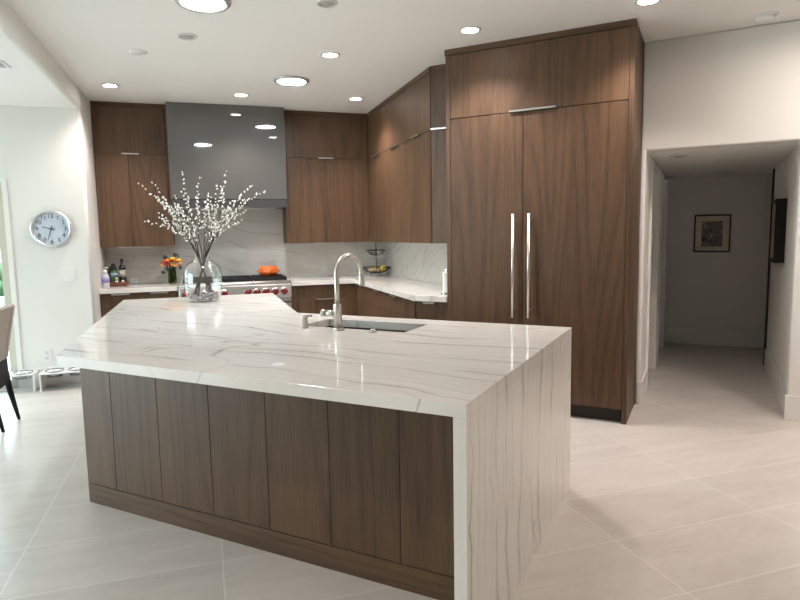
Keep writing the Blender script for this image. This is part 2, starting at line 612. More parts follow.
# wall with the clock and the glass door
rc = 0.03
pc = [(-1.765, 6.6)] + [(-1.06 - rc + rc * math.sin(t * PI / 12), 6.6 + rc - rc * math.cos(t * PI / 12)) for t in range(7)] + [(-1.06, VB + 0.15), (-1.765, VB + 0.15)]
b = B().prism(pc, 0, CEIL + 0.14)
for f in b.bm.faces:
    f.smooth = abs(f.normal.z) < 0.5 and f.calc_area() < 0.06
struct('wall_clock', b, MT['wall'], 'A')
struct('wall_clock_over_door', B().box(-3.65, -1.765, 6.6, 6.75, 2.0, CEIL), MT['wall'], 'A')
struct('wall_clock_beyond_door', B().box(-6.0, -3.65, 6.6, 6.75, 0, CEIL), MT['wall'], 'A')
# front wall with the hallway opening
b = B()
pl_ = [(-0.4785, 0), (-0.44, 0), (-0.44, HCEIL), (0.585, HCEIL), (0.585, 0), (3.6, 0), (3.6, CEIL), (-0.4785, CEIL)]
va_ = [b.bm.verts.new((x, 5.2, z)) for x, z in pl_]
vb_ = [b.bm.verts.new((x, 5.36, z)) for x, z in pl_]
b.bm.faces.new(va_)
b.bm.faces.new(vb_[::-1])
for k in range(8):
    b.bm.faces.new((va_[k], vb_[k], vb_[(k + 1) % 8], va_[(k + 1) % 8]))
struct('wall_front', b, MT['wall'], bevel=0.014, seg=3)
struct('wall_cabinet_return', B().box(-2.02, -0.4785, 5.245, 5.36, 0, CEIL), MT['wall'])
struct('ceiling_hall', B().box(-0.75, 1.0, 5.36, 8.45, HCEIL, HCEIL + 0.15), MT['ceiling'])
b = B()
for y0, y1 in ((5.36, 5.72), (6.62, 7.05), (7.95, 8.45)):
    b.box(-0.60, -0.44, y0, y1, 0, HCEIL)
for y0, y1 in ((5.72, 6.62), (7.05, 7.95)):
    b.box(-0.60, -0.44, y0, y1, 2.02, HCEIL)
struct('wall_hall_left', b, MT['wall'])
struct('wall_hall_right', B().box(0.60, 0.75, 5.36, 7.15, 0, HCEIL), MT['wall'], bevel=0.01)
struct('wall_hall_recess', B().box(0.70, 0.85, 7.15, 8.27, 0, HCEIL), MT['wall'])
struct('wall_hall_end', B().box(-0.75, 1.0, 8.27, 8.45, 0, HCEIL), MT['wall'])
# rest of the room behind and beside the camera, with its large window openings
b = B().box(-6.0, 7.2, -4.2, -4.05, 0, CEIL)
struct('wall_rear', b, MT['wall'], 'A')
b = B()
b.box(-5.75, -5.6, -4.05, 2.2, 0, CEIL).box(-5.75, -5.6, 6.4, 6.6, 0, CEIL).box(-5.75, -5.6, 2.2, 6.4, 2.4, CEIL)
struct('wall_dining', b, MT['wall'], 'A')
struct('wall_right', B().box(5.6, 5.75, -4.05, 2.2, 0, CEIL), MT['wall'], 'A')

# baseboards
BB = 0.19


def board(name, b):
    return struct(name, b, MT['trim'], bevel=0.004)


board('baseboard_front', B().box(0.57, 3.6, 5.186, 5.2, 0, BB))
board('baseboard_front_pier', B().box(-0.466, -0.43, 5.186, 5.2, 0, BB))
board('baseboard_hall_left', B().box(-0.44, -0.426, 5.19, 5.64, 0, BB).box(-0.44, -0.426, 6.70, 6.97, 0, BB).box(-0.44, -0.426, 8.03, 8.256, 0, BB))
board('baseboard_hall_right', B().box(0.586, 0.60, 5.19, 7.15, 0, BB))
board('baseboard_hall_end', B().box(-0.426, 0.70, 8.256, 8.27, 0, BB))
struct('baseboard_clock', B().box(-1.735, -1.046, 6.585, 6.6, 0, BB).box(-1.06, -1.046, 6.6, 6.9, 0, BB), MT['trim'], 'A', bevel=0.004)


# hallway doors on the left
def hall_door(num, y0, y1):
    d = struct('door_%d' % num, B().box(-0.565, -0.525, y0 + 0.012, y1 - 0.012, 0.008, 2.008), MT['trim'])
    struct('casing', B().box(-0.44, -0.418, y0 - 0.08, y0, 0, 2.03).box(-0.44, -0.418, y1, y1 + 0.08, 0, 2.03).box(-0.44, -0.418, y0, y1, 2.012, 2.03),
           MT['trim'], parent=d, bevel=0.004)
    struct('door_handle', B().cyl((-0.525, y0 + 0.07, 0.97), 0.022, 0.03, 'X').tube([(-0.495, y0 + 0.07, 0.97), (-0.488, y0 + 0.12, 0.97), (-0.488, y0 + 0.18, 0.97)], 0.008),
           MT['nickel'], parent=d, label='satin nickel lever')
    return d


hall_door(2, 5.72, 6.62)
hall_door(3, 7.05, 7.95)
d4 = struct('door_4', B().box(0.665, 0.699, 7.36, 8.12, 0.008, 2.0), MT['trim'])
struct('door_edge', B().box(0.579, 0.5995, 7.152, 7.172, 0.01, 2.02), MT['black'], parent=d4, label='dark edge of the open door')
struct('casing', B().box(0.655, 0.70, 7.28, 7.36, 0, 2.04).box(0.655, 0.70, 8.12, 8.20, 0, 2.04).box(0.655, 0.70, 7.36, 8.12, 2.0, 2.04), MT['trim'], parent=d4, bevel=0.004)

# glass door beside the clock
gd = struct('door_1', B().box(-1.845, -1.766, 6.63, 6.72, 0, 2.0).box(-3.65, -3.57, 6.63, 6.72, 0, 2.0).box(-3.57, -1.845, 6.63, 6.72, 1.93, 2.0)
            .box(-3.57, -1.845, 6.63, 6.72, 0.0, 0.08).box(-2.74, -2.66, 6.635, 6.715, 0.08, 1.93), MT['frame_beige'], 'A', bevel=0.004)
struct('glass_pane', B().box(-2.66, -1.845, 6.67, 6.676, 0.08, 1.93).box(-3.57, -2.74, 6.67, 6.676, 0.08, 1.93), MT['pane'], 'A', parent=gd)
struct('trim', B().box(-1.772, -1.730, 6.588, 6.63, 0, 2.018).box(-3.67, -3.645, 6.588, 6.63, 0, 2.018).box(-3.645, -1.772, 6.588, 6.63, 1.985, 2.018), MT['trim'], 'A', parent=gd)

# outside
struct('ground_patio', B().box(-9.5, -1.2, 7.75, 12.9, -0.08, 0.012), MT['patio'], 'A')
random.seed(4)
b = B()
for k in range(230):
    u = random.uniform(-8, -2.2)
    b.ball((u, 12.0 + random.uniform(-.3, .3), random.uniform(0.2, 1.0)), random.uniform(0.10, 0.24), (1, 0.8, 0.9), 2)
o = single('hedge', b, MT['hedge'], 'green garden hedge seen through the glass door', 'hedge', (-5, 12, 0), 'A')
o['kind'] = 'stuff'
single('garden_wall', B().box(-8.5, -1.9, 10.9, 11.15, 0.012, 0.55), MT['garden_wall'], 'low blue grey garden wall outside the glass door', 'wall', (-5, 11, 0), 'A', bevel=0.02)

# backsplash slabs
struct('wall_backsplash', B().box(-1.058, UB - 0.02, VB - 0.02, VB, 0.915, 1.9), MT['splash'], 'A')
sp2 = quartzite('quartzite_backsplash_side', base=(0.62, 0.60, 0.56), across=(0.3, 0.5, 1.0), freq=6.0, rough=0.07, strength=0.6, shift=(2, 5, 1))
struct('wall_backsplash_side', B().box(UB - 0.02, UB, 4.99, VB - 0.02, 0.915, 1.36), sp2, 'A')


# ------------------------------------------------------------------ cabinet helpers
def tab_pull(T, parent, x0, x1, y, z, axis='x', out=-1, name='handle'):
    """Slim metal edge pull on the edge of a door: a flat plate with a turned-down lip."""
    b = B()
    if axis == 'x':
        ya, yb = sorted((y + out * 0.022, y + out * 0.001))
        b.box(x0, x1, ya, yb, z - 0.002, z + 0.002)
        yc, yd = sorted((y + out * 0.022, y + out * 0.018))
        b.box(x0, x1, yc, yd, z - 0.010, z + 0.004)
    else:
        ya, yb = sorted((y + out * 0.022, y + out * 0.001))
        b.box(ya, yb, x0, x1, z - 0.002, z + 0.002)
        yc, yd = sorted((y + out * 0.022, y + out * 0.018))
        b.box(yc, yd, x0, x1, z - 0.010, z + 0.004)
    return T.part(name, b, MT['pull'], parent=parent, label='slim satin metal edge pull')


CB, CT, SPLIT, CR = 1.347, CEIL - 0.001, 2.345, 2.84
G = 0.0016


def upper_v(T, u0, u1, v, doors, top_h, low_h, fillers=()):
    """Wall cabinet facing -v: body, crown, one wide top door and the lower doors."""
    T.part('body', B().box(u0, u1, v + 0.022, VB - 0.021, CB + 0.004, CT - 0.004), MT['wood'])
    T.part('crown', B().box(u0, u1, v - 0.006, v + 0.022, CR, CT), MT['wood_x'], bevel=0.001)
    d = T.part('door', B().box(doors[0] + G, doors[-1] - G, v, v + 0.02, SPLIT + G, CR - 0.002), MT['wood'], bevel=0.001)
    if top_h:
        tab_pull(T, d, top_h[0], top_h[1], v, SPLIT + 0.004)
    for a, c in zip(doors, doors[1:]):
        d = T.part('door', B().box(a + G, c - G, v, v + 0.02, CB, SPLIT - G), MT['wood'], bevel=0.001)
        h = [q for q in low_h if a - 0.01 <= (q[0] + q[1]) / 2 <= c + 0.01]
        for q in h:
            tab_pull(T, d, q[0], q[1], v, CB - 0.002)
    for a, c in fillers:
        T.part('filler', B().box(a + G, c - G, v + 0.001, v + 0.02, CB, CR - 0.002), MT['wood'])


T = Thing('wall_cabinet', 'walnut wall cabinet left of the grey hood, above the flowers and bottles', 'cabinet', (-0.69, 7.36, CB), 'A')
upper_v(T, -1.058, -0.312, 7.18, (-1.03, -0.725, -0.345), (-0.785, -0.610), [(-0.885, -0.727), (-0.723, -0.515)], [(-1.058, -1.03), (-0.345, -0.312)])
T = Thing('wall_cabinet', 'walnut wall cabinet on the back wall between the grey hood and the corner', 'cabinet', (1.4, 7.36, CB), 'A')
upper_v(T, 0.948, 1.955, 7.18, (0.975, 1.425, 1.877), (1.345, 1.525), [(1.26, 1.423), (1.427, 1.62)], [(0.948, 0.975), (1.877, 1.955)])

T = Thing('wall_cabinet', 'long walnut wall cabinet on the side wall, three doors with a lamp glow on top', 'cabinet', (2.12, 6.1, CB), 'A')
T.part('body', B().box(1.979, UB - 0.001, 5.09, 7.178, CB + 0.004, CT - 0.004), MT['wood'])
T.part('crown', B().box(1.951, 1.979, 5.068, 7.178, CR, CT), MT['wood_y'], bevel=0.001)
seams = (5.068, 5.745, 6.44, 7.09)
for a, c, h in zip(seams, seams[1:], ((5.335, 5.56), (5.99, 6.24), (6.70, 6.95))):
    d = T.part('door', B().box(1.957, 1.977, a + G, c - G, SPLIT + G, CR - 0.002), MT['wood'], bevel=0.001)
    tab_pull(T, d, h[0], h[1], 1.957, SPLIT + 0.004, 'y')
    T.part('door', B().box(1.957, 1.977, a + G, c - G, CB, SPLIT - G), MT['wood'], bevel=0.001)
T.part('filler', B().box(1.958, 1.977, 7.09 + G, 7.178, CB, CR - 0.002), MT['wood'])

# short angled wall cabinet that meets the fridge (frame B)
T = Thing('wall_cabinet', 'narrow greyish walnut wall cabinet squeezed beside the tall fridge cabinet', 'cabinet', (-2.05, 5.05, CB), 'B')
poly = [(-2.186, 4.982), (-1.902, 4.982), (-1.902, 5.135), (-2.04, 5.275), (-2.24, 5.037)]
T.part('body', B().prism(poly, CB + 0.004, CT - 0.004), MT['wood'])
T.part('crown', B().box(-2.192, -1.902, 4.954, 4.982, CR, CT), MT['wood_x'], bevel=0.001)
d = T.part('door', B().box(-2.188, -1.903, 4.96, 4.98, SPLIT + G, CR - 0.002), MT['wood'], bevel=0.001)
tab_pull(T, d, -2.186, -1.905, 4.96, SPLIT + 0.004)
T.part('door', B().box(-2.188, -1.903, 4.96, 4.98, CB, SPLIT - G), MT['wood'], bevel=0.001)

# ------------------------------------------------------------------ tall fridge cabinet
T = Thing('refrigerator_cabinet', 'tall walnut built-in refrigerator cabinet with two long bar handles', 'refrigerator', (-1.19, 4.9, 0), 'B')
T.part('body', B().box(-1.86, -0.515, 4.625, 5.23, 0.10, CT - 0.004), MT['gap'])
T.part('side_panel', B().box(-1.899, -1.863, 4.60, 5.135, 0.0, CR), MT['wood'], bevel=0.001)
T.part('side_panel', B().box(-0.512, -0.479, 4.60, 5.23, 0.0, CR), MT['wood'], bevel=0.001)
T.part('crown', B().box(-1.903, -0.475, 4.590, 5.235, CR, CT), MT['wood_x'], bevel=0.001)
d = T.part('door', B().box(-1.860, -0.515, 4.602, 4.622, SPLIT + 0.003, CR - 0.003), MT['wood'], bevel=0.001)
tab_pull(T, d, -1.372, -1.02, 4.602, SPLIT + 0.010)
for x0, x1, hx in ((-1.860, -1.268, -1.329), (-1.264, -0.515, -1.205)):
    d = T.part('door', B().box(x0, x1, 4.602, 4.622, 0.108, SPLIT - 0.003), MT['wood'], bevel=0.001)
    h = B().tube([(hx, 4.545, 0.770), (hx, 4.545, 1.575)], 0.0115, 16)
    for z in (0.83, 1.515):
        h.tube([(hx, 4.545, z), (hx, 4.602, z)], 0.008, 10)
    T.part('handle', h, MT['pull'], parent=d, label='long round satin steel bar handle')
T.part('toe_kick', B().box(-1.863, -0.512, 4.66, 4.68, 0.0, 0.10), MT['wood_dark'])

# ------------------------------------------------------------------ base cabinets and worktops
CTOP, CTH = 0.915, 0.05
BT = CTOP - CTH - 0.002


def base_front_v(T, u0, u1, v, cols, drawer=True, pull=True):
    for a, c in zip(cols, cols[1:]):
        d = T.part('drawer', B().box(a + G, c - G, v, v + 0.02, 0.70, BT - 0.006), MT['wood'], bevel=0.001)
        m_, w_ = (a + c) / 2, min(0.09, (c - a) * 0.3)
        tab_pull(T, d, m_ - w_, m_ + w_, v, 0.702 if not pull else BT - 0.008)
        d = T.part('door', B().box(a + G, c - G, v, v + 0.02, 0.105, 0.697), MT['wood'], bevel=0.001)
        tab_pull(T, d, m_ - w_, m_ + w_, v, 0.692)


T = Thing('base_cabinet', 'walnut base cabinet left of the range under the bottles and flowers', 'cabinet', (-0.67, 7.2, 0), 'A')
T.part('body', B().box(-1.056, -0.286, 6.955, VB - 0.005, 0.10, BT), MT['wood'])
base_front_v(T, -1.056, -0.286, 6.93, (-1.056, -0.66, -0.288))
T.part('toe_kick', B().box(-1.056, -0.288, 7.0, 7.02, 0, 0.10), MT['wood_dark'])
single('countertop', B().box(-1.057, -0.286, 6.90, VB - 0.021, CTOP - CTH, CTOP), MT['stone_back'],
       'short veined stone worktop left of the range, holding tray and flowers', 'countertop', (-0.67, 7.2, CTOP - CTH), 'A', bevel=0.002)

T = Thing('base_cabinet', 'walnut base cabinet on the back wall right of the range, behind the faucet', 'cabinet', (1.3, 7.2, 0), 'A')
T.part('body', B().box(0.942, 1.70, 6.955, VB - 0.005, 0.10, BT), MT['wood'])
T.part('filler', B().box(0.942, 1.02, 6.931, 6.95, 0.105, BT - 0.006), MT['wood'])
d = T.part('drawer', B().box(1.022, 1.575, 6.93, 6.95, 0.70, BT - 0.006), MT['wood'], bevel=0.001)
d = T.part('door', B().box(1.022, 1.575, 6.93, 6.95, 0.105, 0.697), MT['wood'], bevel=0.001)
tab_pull(T, d, 1.22, 1.42, 6.93, 0.699)
T.part('filler', B().box(1.577, 1.70, 6.931, 6.95, 0.105, BT - 0.006), MT['wood'])
T.part('toe_kick', B().box(0.942, 1.72, 7.0, 7.02, 0, 0.10), MT['wood_dark'])

T = Thing('base_cabinet', 'long walnut base cabinet run along the side wall under the sloping worktop edge', 'cabinet', (2.0, 5.9, 0), 'A')
T.part('body', B().box(1.727, UB - 0.005, 5.25, 6.92, 0.10, BT), MT['wood'])
cols = (4.84, 5.10, 5.72, 6.30, 6.93)
for k, (a, c) in enumerate(zip(cols, cols[1:])):
    if k == 0 or k == 3:
        T.part('door', B().box(1.705, 1.725, a + G, c - G, 0.105, BT - 0.006), MT['wood'], bevel=0.001)
        continue
    d = T.part('drawer', B().box(1.705, 1.725, a + G, c - G, 0.70, BT - 0.006), MT['wood'], bevel=0.001)
    tab_pull(T, d, (a + c) / 2 - 0.09, (a + c) / 2 + 0.09, 1.705, BT - 0.008, 'y')
    T.part('door', B().box(1.705, 1.725, a + G, c - G, 0.105, 0.697), MT['wood'], bevel=0.001)
T.part('toe_kick', B().box(1.79, 1.81, 4.95, 7.02, 0, 0.10), MT['wood_dark'])

T = Thing('base_cabinet', 'narrow walnut base cabinet touching the left side of the fridge cabinet', 'cabinet', (-2.05, 4.9, 0), 'B')
T.part('body', B().prism([(-2.18, 4.632), (-1.902, 4.632), (-1.902, 5.12), (-2.05, 5.10), (-2.20, 4.80)], 0.10, BT), MT['wood'])
d = T.part('door', B().box(-2.195, -2.0, 4.61, 4.63, 0.105, BT - 0.006), MT['wood'], bevel=0.001)
tab_pull(T, d, -2.12, -2.02, 4.61, BT - 0.008)
T.part('filler', B().box(-1.998, -1.903, 4.611, 4.63, 0.105, BT - 0.006), MT['wood'])
T.part('toe_kick', B().box(-2.14, -1.903, 4.70, 4.72, 0, 0.10), MT['wood_dark'])


def AtoA(x, y):
    return ((x + y) * S2, (y - x) * S2)


e = 0.002
poly = [(0.943, VB - 0.021), (0.943, 6.90), (1.68, 6.90), (1.68, 4.797), AtoA(-1.902, 4.58), AtoA(-1.902, 5.08), (UB - 0.022, 5.02), (UB - 0.022, VB - 0.021)]
b = B()
b.prism(poly, CTOP - CTH, CTOP)
single('countertop', b, MT['stone_back'], 'long angled veined stone worktop from the range round to the fridge', 'countertop', (1.9, 6.6, CTOP - CTH), 'A', bevel=0.002)

# ------------------------------------------------------------------ hood
T = Thing('range_hood', 'large glossy grey hood reaching the ceiling above the range', 'range hood', (0.32, 7.3, 1.77), 'A')
T.part('hood_body', B().box(-0.306, 0.942, 7.042, VB - 0.021, 1.86, CT), MT['hood'], bevel=0.002)
T.part('front_panel', B().box(-0.308, 0.944, 7.03, 7.041, 1.858, CT), MT['hood'], bevel=0.001)
T.part('reflection_band', B().box(-0.302, 0.938, 7.036, VB - 0.021, 1.765, 1.856), MT['hood_reflection'], bevel=0.003)  # lower edge of the hood, a dark reflection put into its colour
T.part('filter', B().box(-0.20, 0.84, 7.10, 7.48, 1.758, 1.764), MT['steel'])

# ------------------------------------------------------------------ range
T = Thing('range', 'wide stainless steel range with red knobs below the grey hood', 'stove', (0.327, 7.2, 0), 'A')
RU0, RU1 = -0.278, 0.932
T.part('body', B().box(RU0, RU1, 6.90, VB - 0.022, 0.10, 0.905), MT['steel'])
T.part('control_panel', B().prism([(0, 0)] * 0 or [(RU0, 6.845), (RU1, 6.845), (RU1, 6.90), (RU0, 6.90)], 0.745, 0.902), MT['steel'], bevel=0.012)
T.part('front_rail', B().tube([(RU0 + 0.002, 6.862, 0.915), (RU1 - 0.002, 6.862, 0.915)], 0.022, 16), MT['steel'])
T.part('cooktop', B().box(RU0, RU1, 6.862, VB - 0.022, 0.905, 0.937), MT['steel'], bevel=0.004)
gr = B()
for k in range(3):
    a = RU0 + 0.05 + k * 0.378
    c = a + 0.362
    gr.box(a, c, 6.90, 7.47, 0.938, 0.944)
    for j in range(7):
        v = 6.905 + j * 0.093
        gr.box(a, c, v, v + 0.012, 0.944, 0.972)
    for j in range(5):
        u = a + j * (c - a - 0.012) / 4
        gr.box(u, u + 0.012, 6.90, 7.475, 0.944, 0.968)
T.part('grate', gr, MT['black'])
T.part('back_guard', B().box(RU0, RU1, 7.485, VB - 0.022, 0.937, 0.962), MT['steel'])
for u in (-0.216, -0.113, -0.012, 0.092, 0.193, 0.444, 0.544, 0.644, 0.745, 0.845):
    k = T.part('knob', B().lathe([(0, 0), (0.036, 0), (0.036, -0.012), (0.032, -0.034), (0.026, -0.042), (0, -0.042)], (u, 6.838, 0.818), 20, axis='Y'), MT['red'], label='dark red control knob')
    T.part('bezel', B().lathe([(0.0, 0.0), (0.043, 0), (0.043, -0.006), (0.0, -0.006)], (u, 6.846, 0.818), 20, axis='Y'), MT['chrome'], parent=k)
T.part('display', B().box(0.285, 0.352, 6.842, 6.846, 0.790, 0.845), MT['steel'], label='small steel control cover')
for a, c in ((RU0 + 0.004, 0.44), (0.446, RU1 - 0.004)):
    d = T.part('oven_door', B().box(a, c, 6.868, 6.90, 0.16, 0.735), MT['steel'], bevel=0.006)
    h = B().tube([(a + 0.02, 6.825, 0.695), (c - 0.012, 6.825, 0.695)], 0.014, 14)
    for u in (a + 0.06, c - 0.06):
        h.tube([(u, 6.825, 0.695), (u, 6.87, 0.695)], 0.010, 8)
    T.part('handle', h, MT['chrome'], parent=d)
    T.part('window', B().box(a + 0.1, c - 0.1, 6.862, 6.869, 0.32, 0.60), MT['dark_bottle'], parent=d)
T.part('toe_kick', B().box(RU0, RU1, 6.95, 6.97, 0, 0.10), MT['wood_dark'])

# ------------------------------------------------------------------ island
IX0, IY0, IY1, IXR = -2.606, 1.675, 3.29, -0.632
TH = 0.045
lA = Vector((IX0, IY0))
UL = (IX0 + IY0) * S2                       # left edge of the slab: u = const (frame A)
blv = 5.598
bl = WA(UL - 0.015, blv)
br = WA(0.586, blv)
notch = ((0.586 * math.sqrt(2)) - IY1, IY1)  # u = 0.586 and Y = IY1
outline = [(IX0, IY0), (IXR, IY0), (IXR, IY1), (notch[0], IY1), (br.x, br.y), (bl.x, bl.y)]
SX0, SX1, SY0, SY1 = -2.085, -1.409, 2.813, 3.115


def slab_with_hole(outer, hole, z0, z1):
    bm = bmesh.new()
    loops = []
    edges = []
    for pts in (outer, hole):
        vs = [bm.verts.new((p[0], p[1], z1)) for p in pts]
        es = [bm.edges.new((vs[i], vs[(i + 1) % len(vs)])) for i in range(len(vs))]
        edges += es
        loops.append(vs)
    bmesh.ops.triangle_fill(bm, use_beauty=True, use_dissolve=False, edges=edges)
    ext = bmesh.ops.extrude_face_region(bm, geom=list(bm.faces))
    vs = [g for g in ext['geom'] if isinstance(g, bmesh.types.BMVert)]
    bmesh.ops.translate(bm, verts=vs, vec=(0, 0, z0 - z1))
    bmesh.ops.recalc_face_normals(bm, faces=bm.faces)
    bmesh.ops.dissolve_limit(bm, angle_limit=0.01, verts=bm.verts, edges=bm.edges)
    r = B()
    r.bm.free()
    r.bm = bm
    return r


hole = [(SX0, SY0), (SX1, SY0), (SX1, SY1), (SX0, SY1)]
T = Thing('island_countertop', 'large polished veined stone island top with a waterfall end', 'countertop', (-1.6, 2.5, 0.0), 'B')
T.part('slab', slab_with_hole(outline, hole, CTOP - TH, CTOP), MT['stone'], bevel=0.0007)
T.part('waterfall_panel', B().box(IXR - TH, IXR, IY0, IY1, 0.0, CTOP - TH - 0.0005), MT['stone'], bevel=0.0015, label='upright stone end panel reaching the floor')

T = Thing('island_cabinet', 'walnut island base with upright panels under the stone top', 'cabinet', (-1.7, 2.6, 0), 'B')
PY = 2.034
BTI = CTOP - TH - 0.002
ub = -0.664
# carcass outline (frame B): front face, right end at the waterfall, back, leg of the L, left face
cl = (ub * math.sqrt(2) - (PY + 0.022), PY + 0.022)
cbk = WA(ub + 0.022, 5.54)
cbr = WA(0.54, 5.54)
cn = ((0.54 * math.sqrt(2)) - (IY1 - 0.05), IY1 - 0.05)
xr = IXR - TH - 0.002
cl2 = ((ub + 0.022) * math.sqrt(2) - (PY + 0.022), PY + 0.022)
# leave room for the sink bowl with a lower deck
T.part('body', B().prism([cl2, (xr, PY + 0.022), (xr, IY1 - 0.05), cn, (cbr.x, cbr.y), (cbk.x, cbk.y)], 0.01, 0.62), MT['gap'])
rim = B()
rim.prism([cl2, (xr, PY + 0.022), (xr, PY + 0.10), (cl2[0] - 0.05, PY + 0.10)], 0.62, BTI)
rim.box(xr - 0.05, xr, PY + 0.10, IY1 - 0.05, 0.62, BTI)
T.part('deck', rim, MT['gap'])
xs = [ub * math.sqrt(2) - PY, -2.74, -2.40, -2.056, -1.718, -1.385, -1.051, xr]
for a, c in zip(xs, xs[1:]):
    T.part('front_panel', B().box(a + (0 if a == xs[0] else G), c - G, PY, PY + 0.02, 0.112, BTI), MT['wood'], bevel=0.0012)
T.part('toe_board', B().box(xs[0], xr, PY, PY + 0.02, 0.0, 0.107), MT['wood_x'], bevel=0.001)
# left end panel, square to frame A
p0 = WA(ub, 0)
vl0 = (PY + PY - ub * math.sqrt(2)) * S2      # v of the front corner
def a2(u, v):
    w = WA(u, v)
    return (w.x, w.y)
T.part('end_panel', B().prism([a2(ub, vl0 + 0.015), a2(ub + 0.02, vl0 + 0.035), a2(ub + 0.02, 5.54), a2(ub, 5.54)], 0.0, BTI), MT['wood'])
T.part('rear_panel', B().box(cn[0], xr, IY1 - 0.05, IY1 - 0.03, 0.1, BTI), MT['wood'])
T.part('rear_panel', B().prism([a2(0.54, 4.12), a2(0.56, 4.12), a2(0.56, 5.54), a2(0.54, 5.54)], 0.1, BTI), MT['wood'])
T.part('rear_panel', B().prism([a2(ub, 5.542), a2(0.56, 5.542), a2(0.56, 5.56), a2(ub, 5.56)], 0.1, BTI), MT['wood'])

# sink
T = Thing('sink', 'charcoal undermount sink set in the island top behind the faucet', 'sink', (-1.73, 2.965, 0.70), 'B')
zt, zb, t = CTOP - TH - 0.001, 0.645, 0.014
x0, x1, y0, y1 = SX0 - 0.004, SX1 + 0.004, SY0 - 0.004, SY1 + 0.004
b = B().box(x0 - t, x1 + t, y0 - t, y0, zb, zt).box(x0 - t, x1 + t, y1, y1 + t, zb, zt).box(x0 - t, x0, y0, y1, zb, zt).box(x1, x1 + t, y0, y1, zb, zt)
b.box(x0 - t, x1 + t, y0 - t, y1 + t, zb - t, zb)
T.part('bowl', b, MT['sink'])
T.part('drain', B().lathe([(0, 0.004), (0.03, 0.004), (0.045, 0.002), (0.045, 0)], (-1.73, 2.97, zb), 24), MT['nickel'])

# faucet: spout swings over the sink (+Y)
FX, FY = -1.787, 2.752
T = Thing('faucet', 'tall brushed nickel gooseneck faucet in front of the sink', 'faucet', (FX, FY, CTOP), 'B')
T.part('base', B().lathe([(0, 0.012), (0.030, 0.012), (0.034, 0.006), (0.034, 0.0), (0, 0)], (FX, FY, CTOP), 28), MT['nickel'])
T.part('valve_body', B().lathe([(0, 0.145), (0.0215, 0.145), (0.0225, 0.141), (0.0225, 0.012), (0, 0.012)], (FX, FY, CTOP), 28), MT['nickel'])
R, tz = 0.104, CTOP + 0.302
fd = Vector((math.cos(math.radians(80)), math.sin(math.radians(80)), 0))
F0 = Vector((FX, FY, 0))
pts = [F0 + Vector((0, 0, CTOP + 0.14)), F0 + Vector((0, 0, CTOP + 0.22)), F0 + Vector((0, 0, tz))]
for k in range(1, 25):
    a = PI - PI * k / 24
    pts.append(F0 + fd * (R + R * math.cos(a)) + Vector((0, 0, tz + R * math.sin(a))))
pts.append(pts[-1] - Vector((0, 0, 0.012)))
T.part('spout', B().tube(pts, 0.0135, 18), MT['nickel'])
e = pts[-1]
T.part('spray_head', B().lathe([(0, 0), (0.0145, 0), (0.0160, -0.010), (0.0165, -0.062), (0.013, -0.070), (0, -0.070)], (e[0], e[1], e[2] + 0.004), 20), MT['nickel'])
h = T.part('lever', B().tube([(FX - 0.02, FY, CTOP + 0.092), (FX - 0.075, FY - 0.004, CTOP + 0.092)], 0.0165, 18), MT['nickel'])
T.part('lever_cap', B().tube([(FX - 0.079, FY - 0.004, CTOP + 0.092), (FX - 0.10, FY - 0.006, CTOP + 0.092)], 0.0185, 18), MT['nickel'], parent=h)

T = Thing('soap_dispenser', 'short brushed nickel soap dispenser left of the faucet', 'soap dispenser', (-2.002, 2.747, CTOP), 'B')
T.part('body', B().lathe([(0, 0.052), (0.0165, 0.052), (0.0165, 0.006), (0.021, 0.004), (0.021, 0), (0, 0)], (-2.002, 2.747, CTOP), 20), MT['nickel'])
T.part('nozzle', B().lathe([(0, 0.075), (0.015, 0.075), (0.015, 0.055), (0.010, 0.055), (0.010, 0.052), (0, 0.052)], (-2.002, 2.747, CTOP), 20)
       .tube([(-2.002, 2.747, CTOP + 0.068), (-1.985, 2.785, CTOP + 0.066)], 0.006, 10), MT['nickel'])
single('air_switch', B().lathe([(0, 0.016), (0.012, 0.016), (0.014, 0.012), (0.014, 0.008), (0.024, 0.007), (0.025, 0), (0, 0)], (-1.573, 2.762, CTOP), 24), MT['nickel'],
       'small round nickel air switch button right of the faucet', 'switch', (-1.573, 2.762, CTOP), 'B')
single('countertop_outlet', B().lathe([(0, 0.003), (0.025, 0.003), (0.028, 0.001), (0.028, 0), (0, 0)], (-1.533, 1.911, CTOP), 28), MT['white'],
       'white flush round outlet cover on the island top near the front edge', 'outlet', (-1.533, 1.911, CTOP), 'B')

# ------------------------------------------------------------------ big vase with branches (frame turned to face along A)
VU, VV = -0.015, 5.135
T = Thing('vase', 'large clear glass vase on the island holding white budded branches', 'vase', (VU, VV, CTOP), 'A')
outer = [(0.0, 0.001), (0.085, 0.0), (0.112, 0.010), (0.134, 0.038), (0.146, 0.080), (0.150, 0.14), (0.150, 0.22), (0.143, 0.265), (0.122, 0.305),
         (0.088, 0.328), (0.066, 0.340), (0.060, 0.352), (0.062, 0.366)]
inner = [(0.058, 0.366), (0.056, 0.352), (0.061, 0.337), (0.084, 0.323), (0.117, 0.300), (0.138, 0.262), (0.145, 0.22), (0.145, 0.14), (0.141, 0.082),
         (0.129, 0.042), (0.108, 0.020), (0.08, 0.014), (0.0, 0.013)]
b = B().lathe([(r, z + CTOP) for r, z in outer + inner], (VU, VV, 0), 48)
T.part('body', b, MT['glass'])

